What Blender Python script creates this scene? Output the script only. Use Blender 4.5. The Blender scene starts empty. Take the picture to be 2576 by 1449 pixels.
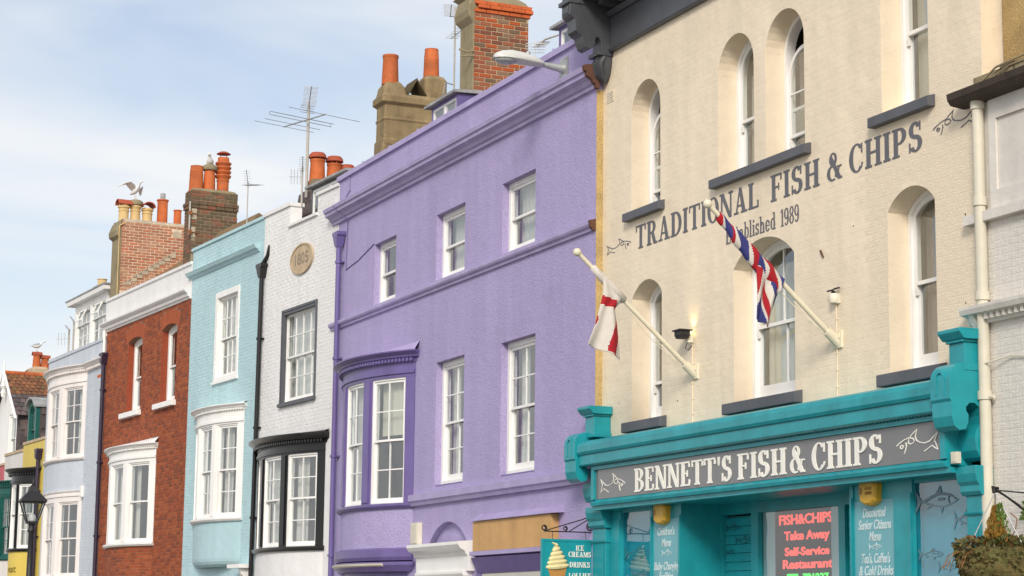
import bpy, bmesh, math, random
from mathutils import Vector, Matrix
from mathutils.geometry import tessellate_polygon
rnd = random.Random(7)
PI = math.pi
sc = bpy.context.scene
COL = sc.collection

# ------------------------------------------------------------------ camera
PITCH, ROLL = math.atan(855/5200.), math.atan(362/31300.)
fw = Vector((0, math.cos(PITCH), math.sin(PITCH))); rt = Vector((1, 0, 0)); up = rt.cross(fw)
xc = rt*math.cos(ROLL) + up*math.sin(ROLL); yc = -rt*math.sin(ROLL) + up*math.cos(ROLL)
cd = bpy.data.cameras.new('camera'); cam = bpy.data.objects.new('camera', cd); COL.objects.link(cam)
cam.matrix_world = Matrix(((xc.x, yc.x, -fw.x, 0), (xc.y, yc.y, -fw.y, 0), (xc.z, yc.z, -fw.z, 1.6), (0, 0, 0, 1)))
cd.sensor_width = 36; cd.lens = 5200/2576*36; cd.clip_end = 3000; cd.clip_start = .1
sc.camera = cam

# ------------------------------------------------------------------ sky, sun, exposure
# facade frame: u runs right along the shop fronts, n points to the street
UX, UY = 0.40107, -0.91605
SUN_EL, SUN_PHI = math.radians(30), math.radians(32)
nx, ny = UY, -UX
sx = math.cos(SUN_PHI)*UX + math.sin(SUN_PHI)*nx; sy = math.cos(SUN_PHI)*UY + math.sin(SUN_PHI)*ny
SUN_DIR = Vector((sx*math.cos(SUN_EL), sy*math.cos(SUN_EL), math.sin(SUN_EL)))
world = bpy.data.worlds.new('World'); sc.world = world; world.use_nodes = True
wn = world.node_tree; wn.nodes.clear()
def N(tree, t, **k):
    n = tree.nodes.new(t)
    for a, b in k.items(): setattr(n, a, b)
    return n
sky = N(wn, 'ShaderNodeTexSky', sky_type='NISHITA', sun_disc=False)
sky.sun_elevation = SUN_EL; sky.sun_rotation = math.atan2(SUN_DIR.x, SUN_DIR.y)
sky.air_density = 1.0; sky.dust_density = 2.0; sky.ozone_density = 2.0; sky.altitude = 5
bg = N(wn, 'ShaderNodeBackground'); bg.inputs[1].default_value = 0.15
tc = N(wn, 'ShaderNodeTexCoord'); mp = N(wn, 'ShaderNodeMapping'); mp.inputs['Scale'].default_value = (2.2, 2.2, 9.0); mp.inputs['Rotation'].default_value = (0.25, 0.12, 0); mp.inputs['Location'].default_value = (3.3, 0, 0)
no = N(wn, 'ShaderNodeTexNoise'); no.inputs['Scale'].default_value = 1.7; no.inputs['Detail'].default_value = 4; no.inputs['Roughness'].default_value = .45
no.inputs['Distortion'].default_value = .6
rp = N(wn, 'ShaderNodeValToRGB'); rp.color_ramp.elements[0].position = .32; rp.color_ramp.elements[0].color = (.13, .13, .13, 1); rp.color_ramp.elements[1].position = .66; rp.color_ramp.elements[1].color = (.88, .88, .88, 1)
cm = N(wn, 'ShaderNodeMix', data_type='RGBA'); cm.inputs[7].default_value = (6.4, 6.4, 6.35, 1)
out = N(wn, 'ShaderNodeOutputWorld')
L = wn.links.new
L(tc.outputs['Generated'], mp.inputs[0]); L(mp.outputs[0], no.inputs['Vector']); L(no.outputs['Fac'], rp.inputs[0])
sxyz = N(wn, 'ShaderNodeSeparateXYZ'); L(tc.outputs['Generated'], sxyz.inputs[0])
hz = N(wn, 'ShaderNodeMapRange'); hz.interpolation_type = 'SMOOTHSTEP'; hz.inputs[1].default_value = .0; hz.inputs[2].default_value = .185; hz.inputs[3].default_value = 1; hz.inputs[4].default_value = 0; L(sxyz.outputs[2], hz.inputs[0])
mxh = N(wn, 'ShaderNodeMath', operation='ADD', use_clamp=True); L(rp.outputs[0], mxh.inputs[0]); L(hz.outputs[0], mxh.inputs[1])     # pale haze all round the horizon
L(mxh.outputs[0], cm.inputs[0]); L(sky.outputs[0], cm.inputs[6]); L(cm.outputs[2], bg.inputs[0]); L(bg.outputs[0], out.inputs[0])
sl = bpy.data.lights.new('sun', 'SUN'); sl.energy = 2.6; sl.angle = math.radians(15); sl.color = (1, .93, .84)
sun = bpy.data.objects.new('sun', sl); COL.objects.link(sun); sun.rotation_euler = SUN_DIR.to_track_quat('Z', 'Y').to_euler(); sun.location = (0, 0, 40)
vs = sc.view_settings; vs.view_transform = 'Standard'; vs.look = 'None'; vs.gamma = 1; vs.use_curve_mapping = False; vs.exposure = 0.02

# ------------------------------------------------------------------ materials
def lin(r, g, b):
    f = lambda c: (c/255/12.92) if c/255 <= .04045 else ((c/255+.055)/1.055)**2.4
    return (f(r), f(g), f(b))
MATS = {}
def mat(name, col, rough=.55, var=.10, vscale=1.7, streak=.06, bump=0., bscale=40., metal=0., dirt=None, spec=.4, col2=None, fine=.0, rand=0., lump=0.):
    """procedural paint / render / stone: patchy tone, rain streaks, fine relief"""
    if name in MATS: return MATS[name]
    m = bpy.data.materials.new(name); m.use_nodes = True; t = m.node_tree; b = t.nodes['Principled BSDF']
    L = t.links.new
    co = N(t, 'ShaderNodeTexCoord')
    n1 = N(t, 'ShaderNodeTexNoise'); n1.inputs['Scale'].default_value = vscale; n1.inputs['Detail'].default_value = 6; n1.inputs['Roughness'].default_value = .6
    L(co.outputs['Object'], n1.inputs['Vector'])
    ms = N(t, 'ShaderNodeMapping'); ms.inputs['Scale'].default_value = (1.9, 1.9, .16); L(co.outputs['Object'], ms.inputs[0])
    n2 = N(t, 'ShaderNodeTexNoise'); n2.inputs['Scale'].default_value = 1.6; n2.inputs['Detail'].default_value = 4; n2.inputs['Roughness'].default_value = .45; L(ms.outputs[0], n2.inputs['Vector'])
    n3 = N(t, 'ShaderNodeTexNoise'); n3.inputs['Scale'].default_value = bscale; n3.inputs['Detail'].default_value = 3; L(co.outputs['Object'], n3.inputs['Vector'])
    def mr(sock, lo, hi, a=.3, z=.7):
        q = N(t, 'ShaderNodeMapRange'); q.inputs[1].default_value = a; q.inputs[2].default_value = z; q.inputs[3].default_value = lo; q.inputs[4].default_value = hi; L(sock, q.inputs[0]); return q.outputs[0]
    def mul(a, c):
        q = N(t, 'ShaderNodeMath', operation='MULTIPLY'); L(a, q.inputs[0]); L(c, q.inputs[1]); return q.outputs[0]
    f = mul(mr(n1.outputs[0], 1-var, 1+var), mr(n2.outputs[0], 1-streak, 1+streak))
    if fine: f = mul(f, mr(n3.outputs[0], 1-fine, 1+fine))
    if rand:
        ge = N(t, 'ShaderNodeNewGeometry'); oi = N(t, 'ShaderNodeObjectInfo')
        ad = N(t, 'ShaderNodeMath', operation='ADD'); L(ge.outputs['Random Per Island'], ad.inputs[0]); L(oi.outputs['Random'], ad.inputs[1])
        fr = N(t, 'ShaderNodeMath', operation='FRACT'); L(ad.outputs[0], fr.inputs[0]); f = mul(f, mr(fr.outputs[0], 1-rand, 1+rand, 0, 1)); rs = fr.outputs[0]
    base = None
    if isinstance(col[0], tuple):      # list of tones picked at random per brick / slate
        rp = N(t, 'ShaderNodeValToRGB'); rp.color_ramp.interpolation = 'CONSTANT'; e = rp.color_ramp.elements
        while len(e) < len(col): e.new(.5)
        for i, c in enumerate(col): e[i].position = i/len(col); e[i].color = (*c, 1)
        L(rs, rp.inputs[0]); base = rp.outputs[0]
    elif col2:
        mx = N(t, 'ShaderNodeMix', data_type='RGBA'); mx.inputs[6].default_value = (*col, 1); mx.inputs[7].default_value = (*col2, 1)
        L(mr(n1.outputs[0], 0, 1, .42, .62), mx.inputs[0]); base = mx.outputs[2]
    vm = N(t, 'ShaderNodeVectorMath', operation='SCALE'); L(f, vm.inputs['Scale'])
    if base: L(base, vm.inputs[0])
    else: vm.inputs[0].default_value = col
    last = vm.outputs[0]
    if dirt:
        n4 = N(t, 'ShaderNodeTexNoise'); n4.inputs['Scale'].default_value = dirt[2]; n4.inputs['Detail'].default_value = 8; n4.inputs['Roughness'].default_value = .7; L(co.outputs['Object'], n4.inputs['Vector'])
        mx = N(t, 'ShaderNodeMix', data_type='RGBA'); mx.inputs[7].default_value = (*dirt[0], 1); L(last, mx.inputs[6]); L(mr(n4.outputs[0], 0, dirt[1], .54, .74), mx.inputs[0]); last = mx.outputs[2]
    L(last, b.inputs['Base Color']); b.inputs['Roughness'].default_value = rough; b.inputs['Metallic'].default_value = metal
    b.inputs['Specular IOR Level'].default_value = spec
    if bump:
        bp = N(t, 'ShaderNodeBump'); bp.inputs['Strength'].default_value = min(1, bump); bp.inputs['Distance'].default_value = .012; L(n3.outputs[0], bp.inputs['Height']); L(bp.outputs[0], b.inputs['Normal'])
        if lump:
            n5 = N(t, 'ShaderNodeTexNoise'); n5.inputs['Scale'].default_value = 5; n5.inputs['Detail'].default_value = 4; L(co.outputs['Object'], n5.inputs['Vector']); b2 = N(t, 'ShaderNodeBump'); b2.inputs['Strength'].default_value = lump; b2.inputs['Distance'].default_value = .04; L(n5.outputs[0], b2.inputs['Height']); L(b2.outputs[0], bp.inputs['Normal'])
    MATS[name] = m; return m
def emit(name, col, s):
    m = bpy.data.materials.new(name); m.use_nodes = True; t = m.node_tree; b = t.nodes['Principled BSDF']
    b.inputs['Base Color'].default_value = (*col, 1); b.inputs['Emission Color'].default_value = (*col, 1); b.inputs['Emission Strength'].default_value = s
    return m
def glassmat(name, tint=(1, 1, 1), ior=1.75, wob=.02):
    m = bpy.data.materials.new(name); m.use_nodes = True; t = m.node_tree; t.nodes.clear(); L = t.links.new
    o = N(t, 'ShaderNodeOutputMaterial'); tr = N(t, 'ShaderNodeBsdfTransparent'); tr.inputs[0].default_value = (*tint, 1)
    gl = N(t, 'ShaderNodeBsdfGlossy'); gl.inputs['Roughness'].default_value = .02; gl.inputs[0].default_value = (.95, .98, 1, 1)
    fr = N(t, 'ShaderNodeFresnel'); fr.inputs[0].default_value = ior; mx = N(t, 'ShaderNodeMixShader')
    co = N(t, 'ShaderNodeTexCoord'); n = N(t, 'ShaderNodeTexNoise'); n.inputs['Scale'].default_value = 2.4; n.inputs['Detail'].default_value = 1; L(co.outputs['Object'], n.inputs['Vector'])
    bp = N(t, 'ShaderNodeBump'); bp.inputs['Strength'].default_value = wob*10; bp.inputs['Distance'].default_value = .03; L(n.outputs[0], bp.inputs['Height']); L(bp.outputs[0], gl.inputs['Normal'])
    ge = N(t, 'ShaderNodeNewGeometry'); iv = N(t, 'ShaderNodeMath', operation='SUBTRACT'); iv.inputs[0].default_value = 1; L(ge.outputs['Backfacing'], iv.inputs[1])
    mu = N(t, 'ShaderNodeMath', operation='MULTIPLY'); L(fr.outputs[0], mu.inputs[0]); L(iv.outputs[0], mu.inputs[1])     # one reflection per pane, on its near face
    L(mu.outputs[0], mx.inputs[0]); L(tr.outputs[0], mx.inputs[1]); L(gl.outputs[0], mx.inputs[2]); L(mx.outputs[0], o.inputs[0]); return m
GLASS = glassmat('old_window_glass', (.95, .97, .97), 2.6)
M_cream = mat('cream_paint', (.80, .685, .515), .5, .05, .8, .05, .15, 30, dirt=((.50, .40, .27), .2, 1.2), rand=.012, lump=.35)
M_purple = mat('lilac_roughcast', (.385, .328, .54), .75, .055, .7, .05, .9, 34, fine=.16, dirt=((.37, .30, .45), .25, 1.5), lump=.35)
M_purpled = mat('violet_gloss_paint', (.145, .108, .285), .38, .10, 2, .08, .15, 25)
M_purplem = mat('mauve_trim_paint', (.385, .325, .54), .5, .08, 2, .08, .12, 40, dirt=((.58, .52, .66), .35, 4))
M_white = mat('white_masonry_paint', (.755, .745, .735), .55, .03, 1, .05, .12, 40, dirt=((.55, .5, .42), .18, 1.3), rand=.02, lump=.35)
M_wood = mat('white_joinery_paint', (.82, .81, .78), .35, .03, 3, .04)
M_blue = mat('pale_blue_paint', (.42, .60, .635), .55, .04, .9, .06, .12, 40, dirt=((.3, .45, .45), .22, 1.4), rand=.03, lump=.35)
M_lb = mat('grey_blue_paint', (.52, .565, .62), .55, .04, 1, .05, .12, 40, dirt=((.36, .38, .4), .2, 1.6), rand=.03, lump=.35)
M_blush = mat('blush_white_joinery', (.79, .74, .71), .4, .04, 2, .05)
M_mortar = mat('brick_mortar', (.27, .15, .095), .9, .2, 6, .1)
M_mortarp = mat('pale_lime_mortar', (.66, .54, .41), .9, .15, 6, .1, .3, 60)
M_mortarg = mat('dark_mortar', (.30, .25, .17), .9, .2, 6, .1, .3, 60)
RED = [(.275, .060, .020), (.315, .074, .025), (.25, .055, .019), (.345, .088, .028), (.29, .063, .021), (.19, .048, .021), (.305, .070, .022)]
M_red = mat('red_brick', RED, .85, .14, 9, .05, .25, 60, rand=.10, fine=.08)
M_gauged = mat('rubbed_orange_brick', (.36, .085, .03), .85, .12, 6, .05, .2, 60, rand=.1)
M_stackA = mat('salmon_stock_brick', [(.42, .19, .11), (.38, .15, .08), (.45, .20, .11), (.36, .16, .09), (.46, .17, .09), (.40, .22, .13)], .85, .14, 9, .04, .3, 60, rand=.12, fine=.1)
M_stackB = mat('brown_stock_brick', [(.15, .09, .05), (.20, .09, .055), (.13, .09, .055), (.23, .09, .05), (.16, .10, .06), (.11, .08, .045)], .85, .16, 9, .04, .3, 60, rand=.12, fine=.1)
M_stackC = mat('mixed_red_brick', [(.42, .09, .025), (.20, .07, .04), (.30, .10, .05), (.16, .10, .06), (.36, .08, .025), (.22, .13, .08), (.26, .07, .035)], .85, .16, 9, .04, .3, 60, rand=.12, fine=.1)
M_capC = mat('orange_cap_brick', (.50, .11, .03), .8, .12, 7, .04, .2, 60, rand=.12)
M_render = mat('grey_cement_render', (.27, .225, .135), .9, .2, 2.2, .12, .5, 40, dirt=((.12, .10, .06), .6, 3), fine=.08)
M_concrete = mat('lichened_cement', (.27, .20, .105), .92, .25, 2.5, .2, .6, 45, dirt=((.10, .075, .04), .85, 2.4), fine=.12)
M_ochre = mat('ochre_roughcast', (.50, .36, .15), .85, .16, 3, .06, 1, 50, fine=.2, dirt=((.14, .10, .06), .6, 2.5))
M_terra = mat('terracotta_pot', (.50, .125, .035), .75, .22, 3.5, .2, .2, 40, dirt=((.20, .09, .05), .6, 5), fine=.1)
M_terrad = mat('dark_terracotta_cowl', (.36, .075, .035), .7, .15, 4, .1, .2, 40)
M_buff = mat('buff_pot', (.62, .44, .20), .75, .12, 4, .10, .15, 40, dirt=((.35, .25, .12), .4, 5))
M_lead = mat('weathered_lead', (.30, .30, .30), .6, .2, 4, .15, .2, 20, dirt=((.6, .58, .52), .5, 6))
M_slate = mat('slate', [(.085, .07, .07), (.11, .08, .075), (.095, .08, .085), (.12, .09, .085)], .7, .15, 6, .1, .2, 40, rand=.15)
M_tile = mat('clay_tile', [(.20, .085, .04), (.17, .075, .035), (.15, .09, .04), (.22, .09, .04)], .85, .2, 5, .08, .3, 40, dirt=((.18, .13, .03), .85, 3.0), rand=.15)
M_roof = mat('brown_roof_tile', (.22, .145, .075), .85, .2, 5, .1, .4, 30)
M_darkgrey = mat('charcoal_gloss_paint', (.066, .069, .078), .32, .15, 3, .1, .1, 30)
M_sill = mat('slate_grey_sill_paint', (.095, .098, .112), .5, .12, 4, .08, .15, 40)
M_letter = mat('grey_letter_paint', (.125, .125, .14), .6, .12, 8, .05)
M_teal = mat('teal_gloss_paint', (.012, .285, .325), .34, .12, 3.5, .10, .12, 25, dirt=((.05, .33, .37), .4, 6))
M_teall = mat('pale_teal_board', (.16, .42, .47), .4, .06, 2, .04)
M_teald = mat('deep_teal_paint', (.01, .20, .235), .4, .08, 2, .05)
M_fascia = mat('grey_fascia_panel', (.165, .165, .17), .14, .04, 1, .03, spec=.6)
M_silver = mat('ivory_raised_letter', (.88, .86, .78), .35, .04, 3, .03)
M_black = mat('black_gloss_paint', (.012, .012, .013), .28, .15, 4, .1, .05, 30)
M_iron = mat('black_iron', (.02, .019, .02), .5, .2, 8, .1, .1, 60)
M_pipebrown = mat('dark_violet_brown_pipe', (.035, .022, .045), .4, .15, 6, .1)
M_galv = mat('galvanised_steel', (.42, .44, .42), .5, .12, 9, .1, metal=.5)
M_alu = mat('aerial_aluminium', (.35, .35, .36), .5, .12, 9, .1, metal=.4)
M_mast = mat('grey_mast', (.45, .42, .37), .6, .12, 9, .1)
M_curtain = mat('net_curtain', (.52, .50, .45), .9, .05, 3, .05)
M_blind = mat('cream_blind', (.56, .53, .43), .9, .04, 3, .04)
M_taupe = mat('taupe_curtain', (.30, .24, .20), .9, .1, 5, .06)
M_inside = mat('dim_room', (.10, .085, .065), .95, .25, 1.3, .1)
M_yellow = mat('yellow_masonry_paint', (.66, .50, .10), .55, .06, 1, .06, .1, 40)
M_greyw = mat('grey_white_render', (.66, .63, .60), .6, .05, 1, .07, .1, 40)
M_pink = mat('raspberry_render', (.50, .10, .12), .6, .06, 1, .06, .1, 40)
M_green = mat('dark_green_joinery', (.012, .10, .085), .4, .1, 3, .06)
M_stone = mat('honey_ashlar', [(.40, .29, .15), (.36, .27, .15), (.44, .32, .17), (.28, .22, .14)], .9, .15, 4, .08, .4, 30, rand=.1)
M_plaque = mat('sandstone_plaque', (.50, .39, .26), .85, .1, 6, .08, .3, 50)
M_ply = mat('plywood_board', (.56, .33, .13), .65, .08, 3, .10)
M_pole = mat('cream_flagpole_paint', (.74, .68, .52), .4, .05, 5, .06)
M_fw = mat('white_flag_cloth', (.60, .555, .50), .85, .05, 8, .04)
M_fr = mat('red_flag_cloth', (.36, .010, .018), .85, .06, 8, .04)
M_fb = mat('navy_flag_cloth', (.035, .04, .17), .85, .06, 8, .04)
M_plastic = mat('pale_lamp_plastic', (.60, .60, .57), .4, .05, 5, .08)
M_lens = mat('smoky_lamp_lens', (.34, .36, .36), .15, .06, 5, .04, spec=.7)
M_offwhite = mat('off_white_plastic', (.66, .62, .50), .5, .05, 8, .1)
M_amber = mat('yellow_alarm_box', (.62, .36, .03), .4, .05, 6, .06)
M_amberd = mat('alarm_box_print', (.30, .17, .03), .5, .05, 6, .06)
M_gull = mat('gull_white_plumage', (.80, .79, .77), .9, .04, 10, .02)
M_gullg = mat('gull_grey_wing', (.33, .34, .36), .9, .06, 10, .02)
M_beak = mat('yellow_beak', (.60, .35, .05), .6, .05, 10, .02)
M_rust = mat('rusty_iron', (.26, .09, .03), .85, .25, 20, .1, .3, 60)
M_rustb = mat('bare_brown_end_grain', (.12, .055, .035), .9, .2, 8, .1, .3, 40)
M_fishprint = mat('grey_fish_print', (.13, .20, .23), .5, .08, 8, .02)
M_fishdark = mat('dark_fish_print', (.02, .17, .20), .5, .08, 8, .02)
M_silverp = mat('silver_print', (.58, .70, .72), .4, .06, 8, .02)
M_moss = mat('coir_moss', (.15, .115, .04), .95, .3, 12, .05, .8, 30, col2=(.09, .09, .03))
M_leafA = mat('olive_leaves', (.10, .11, .035), .7, .25, 14, .05, rand=.35)
M_leafB = mat('russet_leaves', (.22, .10, .03), .7, .25, 14, .05, rand=.3)
M_leafC = mat('golden_heather', (.24, .13, .02), .7, .25, 14, .05, rand=.3)
M_leafD = mat('fresh_green_leaves', (.10, .17, .03), .7, .2, 14, .05, rand=.3)
M_ice = mat('vanilla_ice_cream', (.80, .68, .36), .5, .06, 12, .02)
M_cone = mat('wafer_cone', (.50, .24, .06), .7, .12, 20, .02)
M_navy = mat('navy_letter_shadow', (.01, .06, .10), .5, .05, 8, .02)

# ------------------------------------------------------------------ mesh helpers
class MB:
    def __init__(s, f=None): s.v = []; s.q = []; s.f = f; s.mi = []
    def add(s, vs, fs, mi=0):
        o = len(s.v); s.v += [s.f(*p) if s.f else tuple(p) for p in vs]; s.q += [tuple(i+o for i in q) for q in fs]; s.mi += [mi]*len(fs); return s
    def box(s, x0, x1, y0, y1, z0, z1, n=1, mi=0):
        vs = []; fs = []
        for i in range(n+1):
            x = x0+(x1-x0)*i/n; vs += [(x, y0, z0), (x, y1, z0), (x, y1, z1), (x, y0, z1)]
        for i in range(n):
            a = 4*i
            for k in range(4): fs.append((a+k, a+4+k, a+4+(k+1) % 4, a+(k+1) % 4))
        fs += [(0, 1, 2, 3), (4*n+3, 4*n+2, 4*n+1, 4*n)]
        return s.add(vs, fs, mi)
    def prof(s, pts, x0, x1, n=1, mi=0):          # (y,z) outline pushed along x
        m = len(pts); vs = []; fs = []
        for i in range(n+1): x = x0+(x1-x0)*i/n; vs += [(x, p[0], p[1]) for p in pts]
        for i in range(n):
            for k in range(m): fs.append((i*m+k, i*m+m+k, i*m+m+(k+1) % m, i*m+(k+1) % m))
        for tri in tessellate_polygon([[Vector((p[0], p[1], 0)) for p in pts]]):
            fs += [tuple(tri), tuple(n*m+i for i in tri)]
        return s.add(vs, fs, mi)
    def prism(s, outer, holes=(), d0=0., d1=.1, to=lambda a, b, d: (a, d, b), back=True, mi=0):   # (x,z) outline with holes, depth d0..d1
        loops = [list(outer)]+[list(h) for h in holes]; flat = [p for l in loops for p in l]; n = len(flat)
        tris = tessellate_polygon([[Vector((p[0], p[1], 0)) for p in l] for l in loops])
        vs = [to(p[0], p[1], d0) for p in flat]+[to(p[0], p[1], d1) for p in flat]
        fs = [tuple(t) for t in tris]
        if back: fs += [tuple(i+n for i in t) for t in tris]
        o = 0
        for l in loops:
            m = len(l)
            for k in range(m): a, b = o+k, o+(k+1) % m; fs.append((a, b, b+n, a+n))
            o += m
        return s.add(vs, fs, mi)
    def strip(s, A, B, d0, d1, to=lambda a, b, d: (a, d, b), mi=0):      # band between two polylines
        n = len(A); vs = []
        for a, b in zip(A, B): vs += [to(*a, d0), to(*b, d0), to(*b, d1), to(*a, d1)]
        fs = []
        for i in range(n-1):
            for k in range(4): fs.append((4*i+k, 4*i+4+k, 4*i+4+(k+1) % 4, 4*i+(k+1) % 4))
        fs += [(0, 1, 2, 3), (4*n-1, 4*n-2, 4*n-3, 4*n-4)]
        return s.add(vs, fs, mi)
    def tube(s, path, r, n=8, mi=0, cap=True):
        P = [Vector(p) for p in path]; rs = r if isinstance(r, (list, tuple)) else [r]*len(P); vs = []; fs = []
        T0 = None
        for i, p in enumerate(P):
            t = (P[min(i+1, len(P)-1)]-P[max(i-1, 0)]).normalized()
            if T0 is None: a = t.orthogonal().normalized()
            else: a = (a - t*a.dot(t)); a = a.normalized() if a.length > 1e-6 else t.orthogonal().normalized()
            T0 = t; b = t.cross(a)
            for k in range(n): an = 2*PI*k/n; vs.append(tuple(p+(a*math.cos(an)+b*math.sin(an))*rs[i]))
        for i in range(len(P)-1):
            for k in range(n): fs.append((i*n+k, i*n+(k+1) % n, i*n+n+(k+1) % n, i*n+n+k))
        if cap: fs += [tuple(range(n))[::-1], tuple((len(P)-1)*n+k for k in range(n))]
        return s.add(vs, fs, mi)
    def lathe(s, cx, cy, pr, n=20, mi=0):
        vs = []; fs = []
        for r, z in pr:
            for k in range(n): a = 2*PI*k/n; vs.append((cx+r*math.cos(a), cy+r*math.sin(a), z))
        for i in range(len(pr)-1):
            for k in range(n): fs.append((i*n+k, i*n+(k+1) % n, i*n+n+(k+1) % n, i*n+n+k))
        fs += [tuple(range(n))[::-1], tuple((len(pr)-1)*n+k for k in range(n))]
        return s.add(vs, fs, mi)
    def loft(s, rings, mi=0, cap=True):
        n = len(rings[0]); vs = [p for r in rings for p in r]; fs = []
        for i in range(len(rings)-1):
            for k in range(n): fs.append((i*n+k, i*n+(k+1) % n, i*n+n+(k+1) % n, i*n+n+k))
        if cap: fs += [tuple(range(n))[::-1], tuple((len(rings)-1)*n+k for k in range(n))]
        return s.add(vs, fs, mi)
    def mesh(s, name, mats, smooth=False, recalc=True):
        me = bpy.data.meshes.new(name); me.from_pydata(s.v, [], s.q)
        for m in (mats if isinstance(mats, (list, tuple)) else [mats]): me.materials.append(m)
        if any(s.mi): me.polygons.foreach_set('material_index', s.mi)
        if recalc and len(s.q) < 30000:
            bm = bmesh.new(); bm.from_mesh(me); bmesh.ops.recalc_face_normals(bm, faces=bm.faces); bm.to_mesh(me); bm.free()
        if smooth:
            me.polygons.foreach_set('use_smooth', [True]*len(me.polygons)); me.set_sharp_from_angle(angle=math.radians(40))
        me.update(); return me
    def build(s, name, mats, parent=None, smooth=False, bevel=0):
        o = bpy.data.objects.new(name, s.mesh(name, mats, smooth)); COL.objects.link(o)
        if parent: o.parent = parent
        if bevel:
            b = o.modifiers.new('edge', 'BEVEL'); b.width = bevel; b.segments = 2; b.limit_method = 'ANGLE'; b.angle_limit = math.radians(40)
        return o
def tag(o, label, cat, group=None):
    o['label'] = label; o['category'] = cat
    if group: o['group'] = group
    return o
PLANE = dict(cr=((1.312, 29.6), -66.355), pu=((-3.441, 40.182), -66.355), wh=((-5.343, 43.815), -62.372), bl=((-7.522, 47.979), -62.372),
             rd=((-10.652, 53.959), -62.372), lb=((-13.355, 59.316), -63.232), ye=((-16.057, 64.673), -63.232))
def root(name, key, label, cat, group=None, at=(0, 0, 0), rot=0):
    (px, py), a = PLANE[key]; a = math.radians(a); e = bpy.data.objects.new(name, None); COL.objects.link(e)
    e.location = (px+at[0]*math.cos(a)-at[1]*math.sin(a), py+at[0]*math.sin(a)+at[1]*math.cos(a), at[2]); e.rotation_euler = (0, 0, a+rot)
    e.empty_display_size = .2
    return tag(e, label, cat, group)
def place(o, key, label, cat, group=None):        # a one-mesh thing built in a facade's own frame
    (px, py), a = PLANE[key]; o.location = (px, py, 0); o.rotation_euler = (0, 0, math.radians(a)); return tag(o, label, cat, group)
def struct(o): o['kind'] = 'structure'; return o
def scan(poly, z):
    xs = []
    for (x0, z0), (x1, z1) in zip(poly, poly[1:]+poly[:1]):
        if (z0 <= z) != (z1 <= z): xs.append(x0+(x1-x0)*(z-z0)/(z1-z0))
    return (min(xs), max(xs)) if xs else None
def rect(x0, x1, z0, z1): return [(x0, z0), (x1, z0), (x1, z1), (x0, z1)]
def arcpts(c, zc, R, x0, x1, n=16):               # circle points from right x1 to left x0
    a1 = math.acos(max(-1, min(1, (x1-c)/R))); a0 = math.acos(max(-1, min(1, (x0-c)/R)))
    return [(c+R*math.cos(a1+(a0-a1)*i/n), zc+R*math.sin(a1+(a0-a1)*i/n)) for i in range(n+1)]
def arch_hole(x0, x1, z0, arc): R, zc, c = arc; return [(x0, z0), (x1, z0)]+arcpts(c, zc, R, x0, x1)
def semi(x0, x1, apex): w = x1-x0; return (w/2, apex-w/2, (x0+x1)/2)
def segm(x0, x1, apex, rise): w = x1-x0; R = (w*w/4+rise*rise)/(2*rise); return (R, apex-R, (x0+x1)/2)
def wall(parent, outer, holes, rd, m, name='wall', thick=.3):
    mb = MB(); mb.prism(outer, holes, 0, rd); o = mb.build(name, m, parent)
    return o
_BR = {}
def shellbox(parent, w, v0, v1, z0, z1, m, u0=0.):
    q = MB(); q.box(u0+.004, u0+.03, v0, v1, 0, z1); q.box(u0+w-.03, u0+w-.004, v0, v1, 0, z1); q.box(u0+.03, u0+w-.03, v1-.03, v1, 0, z1); q.box(u0+.03, u0+w-.03, v0, v1-.03, z1-.05, z1-.002)
    return q.build('side_and_rear_walls', m, parent)
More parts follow.
